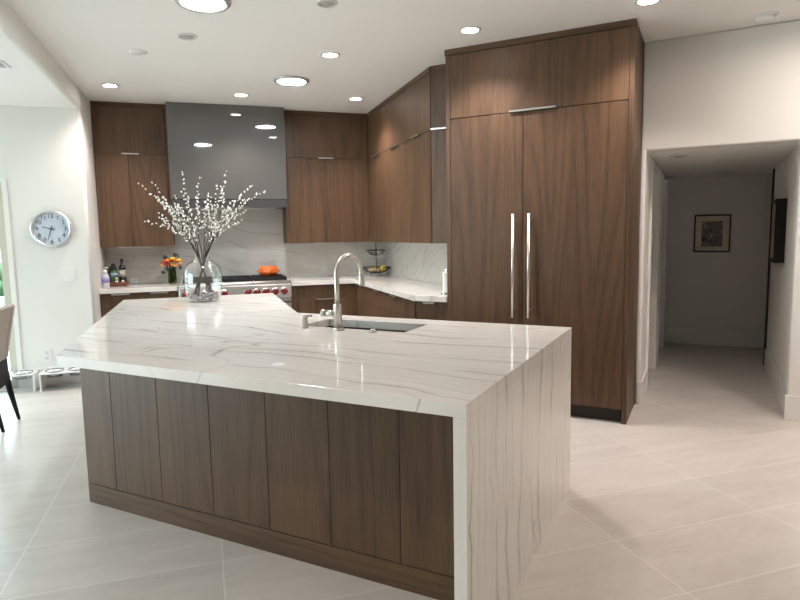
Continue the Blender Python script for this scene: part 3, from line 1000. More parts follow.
# pebbles in the vase
random.seed(11)
peb = None
for k in range(46):
    a, r = random.uniform(0, 2 * PI), 0.112 * math.sqrt(random.random())
    z = CTOP + 0.028 + (0.012 if k < 30 else 0.030) * random.random() + (0.0 if k < 30 else 0.012)
    u, v = VU + r * math.cos(a), VV + r * math.sin(a)
    if peb is None:
        peb = single('pebble', B().ball((u, v, z), 0.016, (1.2, 1.0, 0.75), 2), MT['pebble'], 'grey glass pebble at the bottom of the big clear vase', 'pebble', (u, v, z), 'A', 'pebbles in the big vase')
    else:
        o = peb.copy()
        COL.objects.link(o)
        o.location = WA(u, v, z)
        o.rotation_euler = (random.uniform(-.4, .4), random.uniform(-.4, .4), random.uniform(0, PI))
        s = random.uniform(0.75, 1.15)
        o.scale = (s, s, s)

# branches: (right offset, height, depth offset, number of side twigs, label)
vw = WA(VU, VV)
nd = Vector((vw.x, vw.y, 0)).normalized()
rdir = Vector((nd.y, -nd.x, 0))
TIPS = [
    (-0.437, 0.943, 0.05, 'branch reaching farthest to the upper left, its tip before the wall cabinet'),
    (-0.328, 0.944, -0.08, 'branch second from the left at the top, its tip before the wall cabinet'),
    (-0.389, 0.649, -0.10, 'lowest branch leaning left, tip halfway up the wall cabinet door'),
    (-0.285, 0.800, 0.12, 'bushy white branch in the dense left cluster, upper one'),
    (-0.255, 0.675, 0.02, 'bushy white branch in the dense left cluster, lower one'),
    (-0.120, 1.041, 0.08, 'tall slim branch left of centre, tip high before the grey hood'),
    (-0.175, 0.840, -0.12, 'short full branch between the dense left cluster and the tall slim one'),
    (0.000, 0.940, -0.05, 'upright branch in the centre of the vase'),
    (0.085, 0.870, 0.14, 'short branch just right of the central upright one'),
    (0.222, 1.046, 0.05, 'tallest branch right of centre, tip high before the grey hood'),
    (0.150, 0.800, -0.14, 'bushy middle branch leaning gently right'),
    (0.515, 0.895, 0.06, 'branch reaching farthest to the right before the grey hood'),
    (0.415, 0.925, -0.06, 'branch second from the right, tip just above the far right one'),
    (0.360, 0.735, 0.12, 'right leaning branch with its tip at the bottom edge of the hood'),
    (0.310, 0.655, -0.08, 'lowest branch leaning right, before the backsplash'),
]
random.seed(5)


def bez(p0, p1, p2, t):
    return p0 * (1 - t) ** 2 + p1 * 2 * t * (1 - t) + p2 * t * t


for k, (rx, hz, dz, lab) in enumerate(TIPS):
    tip = vw + rdir * (rx + 0.015 * 0) + nd * dz + Vector((0, 0, CTOP + hz))
    sgn = -1 if rx > 0 else 1
    f = min(1.0, abs(rx) / 0.35)
    foot = vw + rdir * (sgn * (0.03 + 0.055 * f * random.uniform(0.6, 1))) + nd * random.uniform(-0.05, 0.05) + Vector((0, 0, CTOP + 0.05))
    neck = vw + rdir * (max(-0.032, min(0.032, rx * 0.12)) ) + nd * max(-0.03, min(0.03, dz * 0.25)) + Vector((0, 0, CTOP + 0.36))
    pts = []
    for j in range(5):
        pts.append(foot.lerp(neck, j / 4.0))
    ctrl = neck + (neck - foot).normalized() * (tip - neck).length * 0.45 + Vector((0, 0, 0.03))
    N = 12
    for j in range(1, N + 1):
        q = bez(neck, ctrl, tip, j / N)
        q += Vector((random.uniform(-1, 1), random.uniform(-1, 1), random.uniform(-.6, .6))) * 0.006
        pts.append(q)
    tb = B().tube(pts, [0.0052 - 0.0038 * (j / (len(pts) - 1)) for j in range(len(pts))], 7)
    buds = B()

    def bud(c, d, s):
        rot = d.to_track_quat('Z', 'Y').to_matrix().to_4x4()
        buds.ball(c + d * s * 0.9, s, (0.72, 0.72, 1.15), 1, rot)

    def along(seq, t0, step, s0):
        L = 0.0
        nxt = 0.0
        for a_, c_ in zip(seq, seq[1:]):
            seg_ = (c_ - a_)
            ln = seg_.length
            while nxt < L + ln:
                p_ = a_ + seg_ * ((nxt - L) / ln)
                d_ = Vector((random.uniform(-1, 1), random.uniform(-1, 1), random.uniform(-1, 1)))
                d_ = (d_ - seg_.normalized() * d_.dot(seg_.normalized())).normalized() * 0.8 + seg_.normalized() * 0.6
                bud(p_, d_.normalized(), s0 * random.uniform(0.75, 1.15))
                nxt += step * random.uniform(0.6, 1.4)
            L += ln

    along(pts[8:], 0, 0.036, 0.0108)
    along(pts[10:15], 0, 0.040, 0.0100)
    bud(pts[-1], (pts[-1] - pts[-2]).normalized(), 0.008)
    ntw = 2 if k in (5, 7, 9) else 4
    for j in range(ntw):
        i0 = random.randint(6, 11)
        o_ = pts[i0]
        dirn = (pts[i0 + 1] - pts[i0]).normalized()
        side = Vector((random.uniform(-1, 1), random.uniform(-1, 1), random.uniform(-0.1, 0.7)))
        dd = (dirn * 1.2 + side * 0.6).normalized()
        ln = random.uniform(0.09, 0.20)
        tw = [o_ + dd * ln * q_ + Vector((0, 0, 0.03 * q_ * q_)) for q_ in (0, 0.34, 0.67, 1.0)]
        tb.tube(tw, [0.0022, 0.0019, 0.0015, 0.0010], 5)
        along(tw[1:], 0, 0.030, 0.0102)
        bud(tw[-1], dd, 0.008)
    base = foot
    root = bpy.data.objects.new('branch', None)
    COL.objects.link(root)
    root.location = base
    tag(root, 'white budded ' + lab, 'branch', 'branches in the big vase')
    make('stem', tb, MT['bark'], base, parent=root)
    o = make('buds', buds, MT['bud'], base, parent=root)
    o['kind'] = 'stuff'

# ------------------------------------------------------------------ left counter: tray, bottles, flowers
T = Thing('tray', 'reddish brown wooden tray with bottles on the left worktop', 'tray', (-0.945, 7.29, CTOP), 'A')
T.part('base', B().box(-1.015, -0.825, 7.21, 7.37, CTOP + 0.001, CTOP + 0.014), MT['tray'], bevel=0.003)
T.part('rim', B().box(-1.02, -0.82, 7.205, 7.216, CTOP + 0.001, CTOP + 0.05).box(-1.02, -0.82, 7.366, 7.377, CTOP + 0.001, CTOP + 0.05)
       .box(-1.02, -1.009, 7.216, 7.366, CTOP + 0.001, CTOP + 0.05).box(-0.831, -0.82, 7.216, 7.366, CTOP + 0.001, CTOP + 0.05), MT['tray'], bevel=0.003)
TZ = CTOP + 0.0145


def bottle(label, u, v, prof, m, capm, cap, lab_z, labm, lr, z=TZ, cat='bottle', name='bottle', extra=None):
    T = Thing(name, label, cat, (u, v, z), 'A')
    T.part('body', B().lathe([(r, h + z) for r, h in prof], (u, v, 0), 24), m)
    T.part('cap', B().lathe([(r, h + z) for r, h in cap], (u, v, 0), 20), capm)
    if lab_z:
        T.part('paper_label', B().lathe([(lr, z + lab_z[0]), (lr + 0.0012, z + lab_z[0]), (lr + 0.0012, z + lab_z[1]), (lr, z + lab_z[1])], (u, v, 0), 24), labm, label='printed label band')
    return T


bottle('dark wine bottle with cream label standing at the right of the tray', -0.872, 7.32, [(0, 0), (0.034, 0), (0.037, 0.006), (0.037, 0.175), (0.030, 0.205), (0.0145, 0.225), (0.0135, 0.262), (0, 0.262)],
       MT['dark_bottle'], MT['black'], [(0, 0.285), (0.0155, 0.285), (0.0155, 0.245), (0, 0.245)], (0.085, 0.165), MT['label'], 0.037)
bottle('green bottle with pale blue label and black cap at the left of the tray', -0.962, 7.325, [(0, 0), (0.034, 0), (0.036, 0.006), (0.036, 0.135), (0.028, 0.165), (0.014, 0.18), (0, 0.18)],
       MT['green_bottle'], MT['black'], [(0, 0.235), (0.016, 0.235), (0.019, 0.225), (0.030, 0.180), (0.031, 0.165), (0, 0.16)], (0.09, 0.132), MT['blue_label'], 0.036)
bottle('black bottle standing at the far left behind the clear soap bottle', -0.998, 7.335, [(0, 0), (0.021, 0), (0.022, 0.006), (0.022, 0.13), (0.016, 0.155), (0.010, 0.165), (0, 0.165)],
       MT['dark_bottle'], MT['black'], [(0, 0.20), (0.011, 0.20), (0.011, 0.16), (0, 0.16)], None, None, 0)
bottle('small pale salt shaker with cream top on the tray', -0.928, 7.245, [(0, 0), (0.017, 0), (0.018, 0.004), (0.014, 0.05), (0, 0.05)],
       MT['gel'], MT['label'], [(0, 0.088), (0.012, 0.084), (0.015, 0.07), (0.015, 0.05), (0, 0.05)], None, None, 0, cat='shaker', name='salt_shaker')
bottle('small greyish pepper shaker right of the pale salt shaker', -0.864, 7.248, [(0, 0), (0.016, 0), (0.017, 0.004), (0.013, 0.055), (0, 0.055)],
       MT['label'], MT['black'], [(0, 0.085), (0.010, 0.083), (0.013, 0.07), (0.013, 0.055), (0, 0.055)], None, None, 0, cat='shaker', name='pepper_shaker')
T = bottle('clear hand soap bottle with violet label at the left end of the worktop', -1.018, 7.12, [(0, 0), (0.034, 0), (0.037, 0.005), (0.037, 0.12), (0.030, 0.14), (0.016, 0.15), (0, 0.15)],
           MT['gel'], MT['white'], [(0, 0.19), (0.018, 0.19), (0.018, 0.15), (0, 0.15)], (0.055, 0.105), MT['purple'], 0.0372, z=CTOP + 0.0005, name='soap_bottle')
T.part('pump', B().tube([(-1.018, 7.12, CTOP + 0.19), (-1.018, 7.12, CTOP + 0.215), (-0.985, 7.105, CTOP + 0.213)], 0.007, 8), MT['white'])

# flowers
FU, FV = -0.352, 7.30
T = Thing('flower_vase', 'olive green glass vase with an orange and yellow bouquet', 'vase', (FU, FV, CTOP), 'A')
T.part('body', B().lathe([(r, z + CTOP) for r, z in [(0, 0.001), (0.042, 0.001), (0.046, 0.006), (0.048, 0.05), (0.046, 0.12), (0.042, 0.150), (0.044, 0.165),
                                                   (0.040, 0.165), (0.038, 0.150), (0.042, 0.12), (0.044, 0.05), (0.040, 0.012), (0, 0.012)]], (FU, FV, 0), 28), MT['green_glass'])
random.seed(9)
BL = [(-0.092, 0.215, 'petal_peach', 'peach rose at the far left of the bouquet, lowest one'), (-0.078, 0.252, 'petal_red', 'red rose at the left edge of the bouquet'),
      (-0.048, 0.272, 'petal_orange', 'orange rose upper left in the bouquet'), (-0.020, 0.262, 'petal_red', 'deep red rose near the centre of the bouquet'),
      (-0.036, 0.225, 'petal_red', 'red rose low left of centre in the bouquet'), (0.016, 0.290, 'petal_yellow', 'yellow rose at the top of the bouquet'),
      (0.008, 0.225, 'petal_yellow', 'bright yellow rose at the front centre of the bouquet'), (0.046, 0.262, 'petal_orange', 'orange rose right of centre in the bouquet'),
      (0.082, 0.270, 'petal_yellow', 'golden rose at the upper right of the bouquet'), (0.088, 0.235, 'petal_peach', 'peach rose at the right edge of the bouquet'),
      (0.048, 0.210, 'petal_peach', 'peach rose low at the right front of the bouquet')]
for k, (du, hz, mname, lab) in enumerate(BL):
    c = Vector((FU + du, FV - 0.04 + random.uniform(-0.02, 0.04), CTOP + hz))
    f0 = Vector((FU + du * 0.25, FV + random.uniform(-0.02, 0.02), CTOP + 0.02))
    T = Thing('flower', lab, 'flower', tuple(f0), 'A', 'roses in the green vase')
    mid = Vector((FU + du * 0.3, FV, CTOP + 0.165))
    T.part('stem', B().tube([f0, mid, c], 0.003, 6), MT['leaf'])
    bl_ = B()
    bl_.ball(c, 0.020, (1, 1, 0.9), 2)
    for ring_, (rr, cnt, tilt) in enumerate(((0.014, 5, 0.75), (0.024, 7, 0.35))):
        for q in range(cnt):
            a = 2 * PI * q / cnt + ring_ * 0.4 + k
            rot = Matrix.Rotation(a, 4, 'Z') @ Matrix.Rotation(-tilt, 4, 'Y')
            bl_.ball(c + Vector((rr * math.cos(a), rr * math.sin(a), 0.004 - 0.006 * ring_)), 0.018, (0.45, 0.9, 0.9), 1, rot)
    T.part('bloom', bl_, MT[mname])
for k, (du, hz, tilt, lab) in enumerate(((-0.055, 0.300, -0.3, 'dark leaf sprig at the upper left of the bouquet'), (0.055, 0.335, 0.2, 'dark leaf sprig at the top right of the bouquet'),
                                        (-0.085, 0.150, -1.2, 'green leaf drooping over the left rim of the green vase'), (0.075, 0.185, 1.0, 'dark leaf hanging at the right below the roses'),
                                        (0.0, 0.185, 0.1, 'dark leaves filling the middle below the roses'), (-0.05, 0.19, -0.5, 'dark leaves at the left below the roses'))):
    c = Vector((FU + du, FV - 0.02, CTOP + hz))
    f0 = Vector((FU + du * 0.2, FV, CTOP + 0.05))
    T = Thing('leaf_sprig', lab, 'leaf', tuple(f0), 'A', 'leaf sprigs in the green vase')
    T.part('stem', B().tube([f0, Vector((FU + du * 0.3, FV, CTOP + 0.165)), c], 0.0022, 6), MT['leaf'])
    lf = B()
    for q in range(5):
        rot = Matrix.Rotation(random.uniform(0, 6.28), 4, 'Z') @ Matrix.Rotation(random.uniform(-0.7, 0.7) + tilt, 4, 'X')
        lf.ball(c + Vector((random.uniform(-.022, .022), random.uniform(-.02, .02), random.uniform(-.025, .018))), 0.024, (0.5, 0.12, 1.0), 2, rot)
    T.part('leaf', lf, MT['leaf'])

# backsplash outlets
for u, lab in ((-0.779, 'white outlet low on the backsplash right of the tray'), (-0.235, 'white outlet low on the backsplash right of the green flower vase')):
    T = Thing('wall_outlet', lab, 'outlet', (u, VB - 0.02, 0.975), 'A')
    T.part('plate', B().box(u - 0.035, u + 0.035, VB - 0.026, VB - 0.0205, 0.925, 0.985), MT['white'], bevel=0.002)
    T.part('socket', B().box(u - 0.016, u + 0.016, VB - 0.028, VB - 0.0262, 0.935, 0.975), MT['lamp_trim'])

# pumpkin pot on the range
PU, PV, PZ = 0.722, 7.27, 0.9725
T = Thing('pumpkin_pot', 'orange pumpkin shaped pot with lid on the range', 'pot', (PU, PV, PZ), 'A')
lob = lambda a, h: 0.84 + 0.16 * math.sqrt(abs(math.sin(5 * a)))
T.part('body', B().lathe([(r, h + PZ) for r, h in [(0, 0), (0.080, 0.0), (0.100, 0.012), (0.113, 0.035), (0.116, 0.060), (0.110, 0.064), (0, 0.064)]], (PU, PV, 0), 72, squash=lob), MT['orange'])
T.part('side_handle', B().ball((PU - 0.124, PV, PZ + 0.052), 0.022, (1.1, 1.5, 0.32)), MT['orange'])
T.part('side_handle', B().ball((PU + 0.124, PV, PZ + 0.052), 0.022, (1.1, 1.5, 0.32)), MT['orange'])
ld = T.part('lid', B().lathe([(r, h + PZ) for r, h in [(0.115, 0.065), (0.116, 0.074), (0.104, 0.098), (0.076, 0.114), (0.035, 0.116), (0.0, 0.108)]], (PU, PV, 0), 72, squash=lob), MT['orange'])
T.part('stem_knob', B().tube([(PU, PV, PZ + 0.106), (PU, PV, PZ + 0.122), (PU + 0.005, PV, PZ + 0.138), (PU + 0.022, PV, PZ + 0.144), (PU + 0.030, PV, PZ + 0.138)],
                             [0.015, 0.011, 0.010, 0.010, 0.008], 10), MT['nickel'], parent=ld, label='dull metal stem shaped knob')

# two tier basket
KU, KV = 2.075, 7.33
T = Thing('fruit_basket', 'black wire two tier fruit basket in the counter corner', 'basket', (KU, KV, CTOP), 'A')
T.part('pole', B().tube([(KU, KV, CTOP + 0.040), (KU, KV, CTOP + 0.46)], 0.005, 10).ring((KU, KV, CTOP + 0.48), 0.02, 0.003, 20, 6, 'Y'), MT['black'])


def wire_bowl(z, R, h, spokes):
    b = B()
    b.ring((KU, KV, z + h), R, 0.0045, 40, 8)
    b.ring((KU, KV, z), R * 0.36, 0.0045, 30, 8)
    b.ring((KU, KV, z + h * 0.45), R * 0.80, 0.002, 40, 6)
    for k in range(spokes):
        a = 2 * PI * k / spokes
        b.tube([(KU + R * r * math.cos(a), KV + R * r * math.sin(a), z + h * q) for r, q in ((0.0, 0.0), (0.36, 0.0), (0.62, 0.18), (0.82, 0.5), (1.0, 1.0))], 0.0022, 6)
    return b


T.part('lower_bowl', wire_bowl(CTOP + 0.040, 0.183, 0.066, 24), MT['black'])
T.part('upper_bowl', wire_bowl(CTOP + 0.262, 0.117, 0.062, 18), MT['black'])
for k in range(3):
    a = 2 * PI * k / 3 + 0.5
    T.part('foot', B().tube([(KU + 0.05 * math.cos(a), KV + 0.05 * math.sin(a), CTOP + 0.040), (KU + 0.085 * math.cos(a), KV + 0.085 * math.sin(a), CTOP + 0.004)], 0.004, 8), MT['black'])
for du, dv, dz, r, scl, mname, lab, cat in (
        (0.070, -0.045, 0.092, 0.042, (1, 1, 0.95), 'yellow_fruit', 'yellow fruit at the right of the lower basket tier', 'fruit'),
        (-0.065, -0.055, 0.080, 0.038, (1.4, 0.9, 0.75), 'tan_fruit', 'long tan fruit at the left of the lower basket tier', 'fruit'),
        (0.002, -0.062, 0.074, 0.032, (1.1, 0.9, 0.9), 'tan_fruit', 'small tan fruit in the middle of the lower basket tier', 'fruit'),
        (0.0, 0.060, 0.078, 0.036, (1, 1, 0.9), 'yellow_fruit', 'yellow fruit at the back of the lower basket tier', 'fruit')):
    single('fruit', B().ball((KU + du, KV + dv, CTOP + dz), r, scl, 3), MT[mname], lab, cat, (KU + du, KV + dv, CTOP + dz - r * scl[2]), 'A', 'fruit in the lower basket tier')
single('garlic_bulb', B().lathe([(0, -0.034), (0.022, -0.030), (0.034, -0.012), (0.036, 0.006), (0.027, 0.026), (0.010, 0.038), (0, 0.040)], (KU + 0.042, KV - 0.03, CTOP + 0.302), 20),
       MT['pale_fruit'], 'pale round bulb in the upper basket tier', 'vegetable', (KU + 0.042, KV - 0.03, CTOP + 0.268), 'A')

# paper towel holder beside the fridge
HX, HY = -1.962, 4.75
T = Thing('paper_towel_holder', 'white paper roll on a chrome stand half hidden by the fridge cabinet', 'paper towel holder', (HX, HY, CTOP), 'B')
T.part('base', B().lathe([(0, 0.014), (0.050, 0.012), (0.055, 0.006), (0.055, 0), (0, 0)], (HX, HY, CTOP + 0.0005), 32), MT['chrome'])
T.part('paper_roll', B().cyl((HX, HY, CTOP + 0.018), 0.040, 0.170, seg=36), MT['white'])
T.part('post', B().cyl((HX, HY, CTOP + 0.188), 0.022, 0.028, seg=20), MT['chrome'])

# ------------------------------------------------------------------ clock wall
CU, CZ, CV = -1.387, 1.542, 6.6
T = Thing('wall_clock', 'round silver rimmed wall clock with a pale blue dial', 'clock', (CU, CV, CZ), 'A')
T.part('frame', B().lathe([(0.152, -0.012), (0.156, -0.030), (0.168, -0.036), (0.180, -0.028), (0.183, -0.012), (0.183, -0.001), (0.0, -0.001)], (CU, CV, CZ), 64, axis='Y'), MT['ring'])
T.part('dial', B().lathe([(0, -0.012), (0.1555, -0.012), (0.1555, -0.0105), (0, -0.0105)], (CU, CV, CZ), 64, axis='Y', smooth=False), MT['dial'])


def text_mesh(txt, size, extrude=0.0008):
    cu = bpy.data.curves.new('text', 'FONT')
    cu.body = txt
    cu.size = size
    cu.extrude = extrude
    cu.offset = 0.0
    cu.align_x = 'CENTER'
    cu.align_y = 'CENTER'
    to = bpy.data.objects.new('text', cu)
    COL.objects.link(to)
    dg = bpy.context.evaluated_depsgraph_get()
    me = bpy.data.meshes.new_from_object(to.evaluated_get(dg))
    bpy.data.objects.remove(to)
    return me


for k in range(1, 13):
    a = PI / 2 - k * PI / 6
    me = text_mesh(str(k), 0.054)
    o = bpy.data.objects.new('numeral', me)
    me.materials.clear()
    me.materials.append(MT['ink'])
    COL.objects.link(o)
    o.parent = T.o
    o.location = (0.122 * math.cos(a), -0.0135, 0.122 * math.sin(a))
    o.rotation_euler = (PI / 2, 0, 0)
    o['label'] = 'black numeral %d' % k
tk = B()
for k in range(60):
    a = k * PI / 30
    w_, r0 = (0.0016, 0.143) if k % 5 == 0 else (0.0007, 0.146)
    c_, s_ = math.cos(a), math.sin(a)
    q = [(r0 * c_ - w_ * s_, r0 * s_ + w_ * c_), (0.151 * c_ - w_ * s_, 0.151 * s_ + w_ * c_), (0.151 * c_ + w_ * s_, 0.151 * s_ - w_ * c_), (r0 * c_ + w_ * s_, r0 * s_ - w_ * c_)]
    v_ = [tk.bm.verts.new((CU + x, CV - 0.0128, CZ + z)) for x, z in q]
    tk.bm.faces.new(v_)
T.part('minute_marks', tk, MT['ink'])


def hand(name, ang, ln, w_, y, back=0.03):
    d = Vector((math.cos(ang), 0, math.sin(ang)))
    s = Vector((-math.sin(ang), 0, math.cos(ang)))
    c = Vector((CU, CV - y, CZ))
    b = B()
    lo = [c - d * back - s * w_, c + d * ln - s * w_ * 0.5, c + d * ln + s * w_ * 0.5, c - d * back + s * w_]
    vs = [b.bm.verts.new(p) for p in lo] + [b.bm.verts.new(p + Vector((0, -0.0012, 0))) for p in lo]
    for f in ((0, 1, 2, 3), (7, 6, 5, 4), (0, 4, 5, 1), (1, 5, 6, 2), (2, 6, 7, 3), (3, 7, 4, 0)):
        b.bm.faces.new([vs[i] for i in f])
    return T.part(name, b, MT['ink'])


hand('hour_hand', math.radians(90 - (9 + 33 / 60) * 30), 0.085, 0.0045, 0.017)
hand('minute_hand', math.radians(90 - 33 * 6), 0.118, 0.0035, 0.0195)
hand('second_hand', math.radians(90 - 13 * 6), 0.12, 0.0008, 0.022, 0.02)
T.part('hub', B().cyl((CU, CV - 0.0125, CZ), 0.006, -0.012, 'Y', 16), MT['ink'])

T = Thing('light_switch', 'white double rocker light switch on the wall below the clock', 'light switch', (-1.263, 6.6, 1.09), 'A')
T.part('plate', B().box(-1.320, -1.206, 6.594, 6.5998, 1.028, 1.150), MT['white'], bevel=0.002)
for u in (-1.291, -1.235):
    T.part('rocker', B().box(u - 0.017, u + 0.017, 6.590, 6.5935, 1.054, 1.122), MT['white'], bevel=0.001)
T = Thing('wall_outlet', 'white outlet low on the wall above the pet feeders', 'outlet', (-1.511, 6.6, 0.31), 'A')
T.part('plate', B().box(-1.553, -1.473, 6.594, 6.5998, 0.245, 0.37), MT['white'], bevel=0.002)
for z in (0.282, 0.335):
    T.part('socket', B().box(-1.530, -1.496, 6.591, 6.5937, z - 0.017, z + 0.017), MT['lamp_trim'])


# pet feeders
def feeder(label, u0, u1, v0, v1, bowls, turn):
    T = Thing('pet_feeder', label, 'pet feeder', ((u0 + u1) / 2, (v0 + v1) / 2, 0), 'A', 'pet feeders by the clock wall')
    z = 0.175
    b = B()
    b.box(u0, u1, v0, v1, z - 0.012, z)
    T.part('top_plate', b, MT['white'], bevel=0.002)
    for (a, c) in ((u0, u0 + 0.012), (u1 - 0.012, u1)):
        T.part('side_panel', B().box(a, c, v0 + 0.02, v1 - 0.02, 0.0, z - 0.0125), MT['white'], bevel=0.002)
    T.part('foot_rail', B().box(u0 + 0.012, u1 - 0.012, v1 - 0.05, v1 - 0.03, 0.0, 0.012), MT['white'])
    bs = []
    for (bu, bv, R) in bowls:
        bs.append((bu, bv, R, z))
    T.o.rotation_euler = (0, 0, PI / 4 + turn)
    return T, bs


def pet_bowl(label, u, v, R, z):
    prof = [(R * 1.03, 0.004), (R * 1.05, 0.0075), (R * 1.0, 0.010), (R * 0.95, 0.006), (R * 0.80, -0.045), (R * 0.5, -0.052), (0, -0.052), (0, -0.055), (R * 0.52, -0.056), (R * 0.83, -0.050), (R * 0.99, 0.0015)]
    return single('pet_bowl', B().lathe([(r, h + z) for r, h in prof], (u, v, 0), 32), MT['bowl_steel'], label, 'bowl', (u, v, z - 0.056), 'A', 'steel pet bowls')


T, bs = feeder('white raised pet feeder beside the dining chair, left one of two', -1.99, -1.595, 6.39, 6.575, [(-1.885, 6.483, 0.072), (-1.70, 6.483, 0.080)], 0)
pet_bowl('steel pet bowl in the left feeder, nearest the right feeder', -1.70, 6.483, 0.082, 0.1755)
pet_bowl('steel pet bowl in the left feeder, mostly behind the dining chair', -1.892, 6.483, 0.078, 0.1755)
T, bs = feeder('white raised pet feeder partly hidden by the island corner, right one of two', -1.545, -1.13, 6.36, 6.575, [], 0)
pet_bowl('steel pet bowl in the right feeder, left of its two', -1.43, 6.468, 0.082, 0.1755)
pet_bowl('steel pet bowl in the right feeder, cut off by the island corner', -1.235, 6.468, 0.078, 0.1755)

# dining chair at the left edge (faces -u)
T = Thing('dining_chair', 'greige upholstered dining chair with black legs at the left edge', 'chair', (-1.72, 5.27, 0), 'A')
prof = []
zz = [0.50, 0.60, 0.72, 0.84, 0.93]
rear = [-1.535, -1.520, -1.497, -1.472, -1.452]
b = B()
V0, V1 = 5.02, 5.505
# upholstered back as a bent slab
ring_pts = [(r, z) for r, z in zip(rear, zz)] + [(r - 0.075, z) for r, z in zip(rear[::-1], zz[::-1])]
va = [b.bm.verts.new((u, V0, z)) for u, z in ring_pts]
vb = [b.bm.verts.new((u, V1, z)) for u, z in ring_pts]
nn = len(ring_pts)
b.bm.faces.new(va)
b.bm.faces.new(vb[::-1])
for k in range(nn):
    b.bm.faces.new((va[k], vb[k], vb[(k + 1) % nn], va[(k + 1) % nn]))
bk = T.part('backrest', b, MT['fabric'], bevel=0.018, seg=3)
pp = B()
pp.tube([(r + 0.002, V1 - 0.10, z) for r, z in zip(rear, zz)], 0.0025, 6)
T.part('seam', pp, MT['fabric'], parent=bk)
T.part('seat', B().box(-2.02, -1.56, 5.03, 5.495, 0.42, 0.50), MT['fabric'], bevel=0.02, seg=3)
T.part('seat_frame', B().box(-2.0, -1.545, 5.05, 5.475, 0.30, 0.42).box(-1.60, -1.54, 5.04, 5.49, 0.30, 0.50), MT['blackwood'], bevel=0.006)
for (ut, vt, ubm, vbm) in ((-1.56, 5.46, -1.485, 5.447), (-1.56, 5.07, -1.505, 5.115), (-1.97, 5.46, -2.03, 5.46), (-1.97, 5.07, -2.03, 5.08)):
    T.part('leg', B().tube([(ut, vt, 0.42), (ut * 0.65 + ubm * 0.35, vt * 0.65 + vbm * 0.35, 0.24), (ubm, vbm, 0.0)], [0.026, 0.022, 0.012], 12), MT['blackwood'])

# ------------------------------------------------------------------ hallway pictures and fittings
T = Thing('picture', 'small black framed print with cream mat on the hallway end wall', 'picture', (0.07, 8.27, 1.38), 'B')
px0, px1, pz0, pz1, f_ = -0.130, 0.268, 1.150, 1.605, 0.018
yb, yf = 8.269, 8.245
T.part('frame', B().box(px0, px1, yf, yb, pz1 - f_, pz1).box(px0, px1, yf, yb, pz0, pz0 + f_).box(px0, px0 + f_, yf, yb, pz0 + f_, pz1 - f_).box(px1 - f_, px1, yf, yb, pz0 + f_, pz1 - f_), MT['black'], bevel=0.002)
T.part('mat_board', B().box(px0 + f_, px1 - f_, yf + 0.010, yb, pz0 + f_, pz1 - f_), MT['mat_board'])
T.part('print', B().box(px0 + 0.085, px1 - 0.085, yf + 0.008, yf + 0.0098, pz0 + 0.065, pz1 - 0.080), MT['art_a'])

T = Thing('picture', 'deep black framed picture on the right hallway wall', 'picture', (0.6, 6.3, 1.41), 'B')
X0, X1, Y0, Y1, Z0, Z1 = 0.519, 0.5995, 5.98, 6.44, 1.135, 1.675
T.part('frame', B().box(X0, X1, Y0, Y0 + 0.03, Z0, Z1).box(X0, X1, Y1 - 0.03, Y1, Z0, Z1).box(X0, X1, Y0 + 0.03, Y1 - 0.03, Z0, Z0 + 0.03).box(X0, X1, Y0 + 0.03, Y1 - 0.03, Z1 - 0.03, Z1), MT['blackwood'], bevel=0.003)
T.part('print', B().box(X0 + 0.012, X0 + 0.02, Y0 + 0.03, Y1 - 0.03, Z0 + 0.03, Z1 - 0.03), MT['art_b'])

T = Thing('light_switch', 'white light switch on the left hallway wall near the opening', 'light switch', (-0.44, 5.565, 1.07), 'B')
T.part('plate', B().box(-0.4398, -0.434, 5.53, 5.60, 1.01, 1.13), MT['white'], bevel=0.002)
T.part('rocker', B().box(-0.434, -0.430, 5.549, 5.581, 1.037, 1.103), MT['white'])


# ------------------------------------------------------------------ ceiling fittings
def downlight(x, y, label, lit=True, z=CEIL, r=0.062, group='recessed ceiling lights'):
    T = Thing('ceiling_light', label, 'ceiling light', (x, y, z), 'B', group)
    T.part('trim_ring', B().lathe([(r * 1.28, 0), (r * 1.28, -0.006), (r * 1.16, -0.011), (r * 0.96, -0.008), (r * 0.96, 0.0)], (x, y, z), 32), MT['lamp_trim'])
    if lit:
        T.part('diffuser', B().lathe([(0, -0.007), (r * 0.955, -0.007), (r * 0.955, -0.001), (0, -0.001)], (x, y, z), 32, smooth=False), MT['led'], label='glowing warm white lens')
        sl = bpy.data.lights.new('downlight_beam', 'SPOT')
        sl.energy = LED
        sl.color = (1.0, 0.87, 0.81)
        sl.spot_size = math.radians(122)
        sl.spot_blend = 0.9
        sl.shadow_soft_size = 0.05
        so = bpy.data.objects.new('downlight_beam', sl)
        COL.objects.link(so)
        so.parent = T.o
        so.location = (0, 0, -0.05)
    else:
        T.part('lens', B().lathe([(0, -0.018), (r * 0.45, -0.015), (r * 0.70, -0.004), (r * 0.955, -0.003), (r * 0.955, -0.001), (0, -0.001)], (x, y, z), 32), MT['off'], label='dark unlit lens')
    return T


downlight(-5.073, 3.996, 'lit recessed ceiling light before the left wall cabinet')
downlight(-4.293, 4.923, 'lit recessed ceiling light in front of the grey hood')
downlight(-2.751, 4.235, 'lit recessed ceiling light above the sink area, right of the round skylight')
downlight(-3.384, 5.690, 'lit recessed ceiling light in the corner by the side wall cabinets')
downlight(-1.557, 4.238, 'lit recessed ceiling light over the tall fridge cabinet')
downlight(-0.377, 4.281, 'lit recessed ceiling light at the top right near the hallway')
downlight(-3.391, 3.342, 'unlit recessed ceiling light between the large skylight and the left edge', False, r=0.056)
downlight(-2.169, 3.321, 'unlit recessed ceiling light at the top edge of the picture', False, r=0.054)
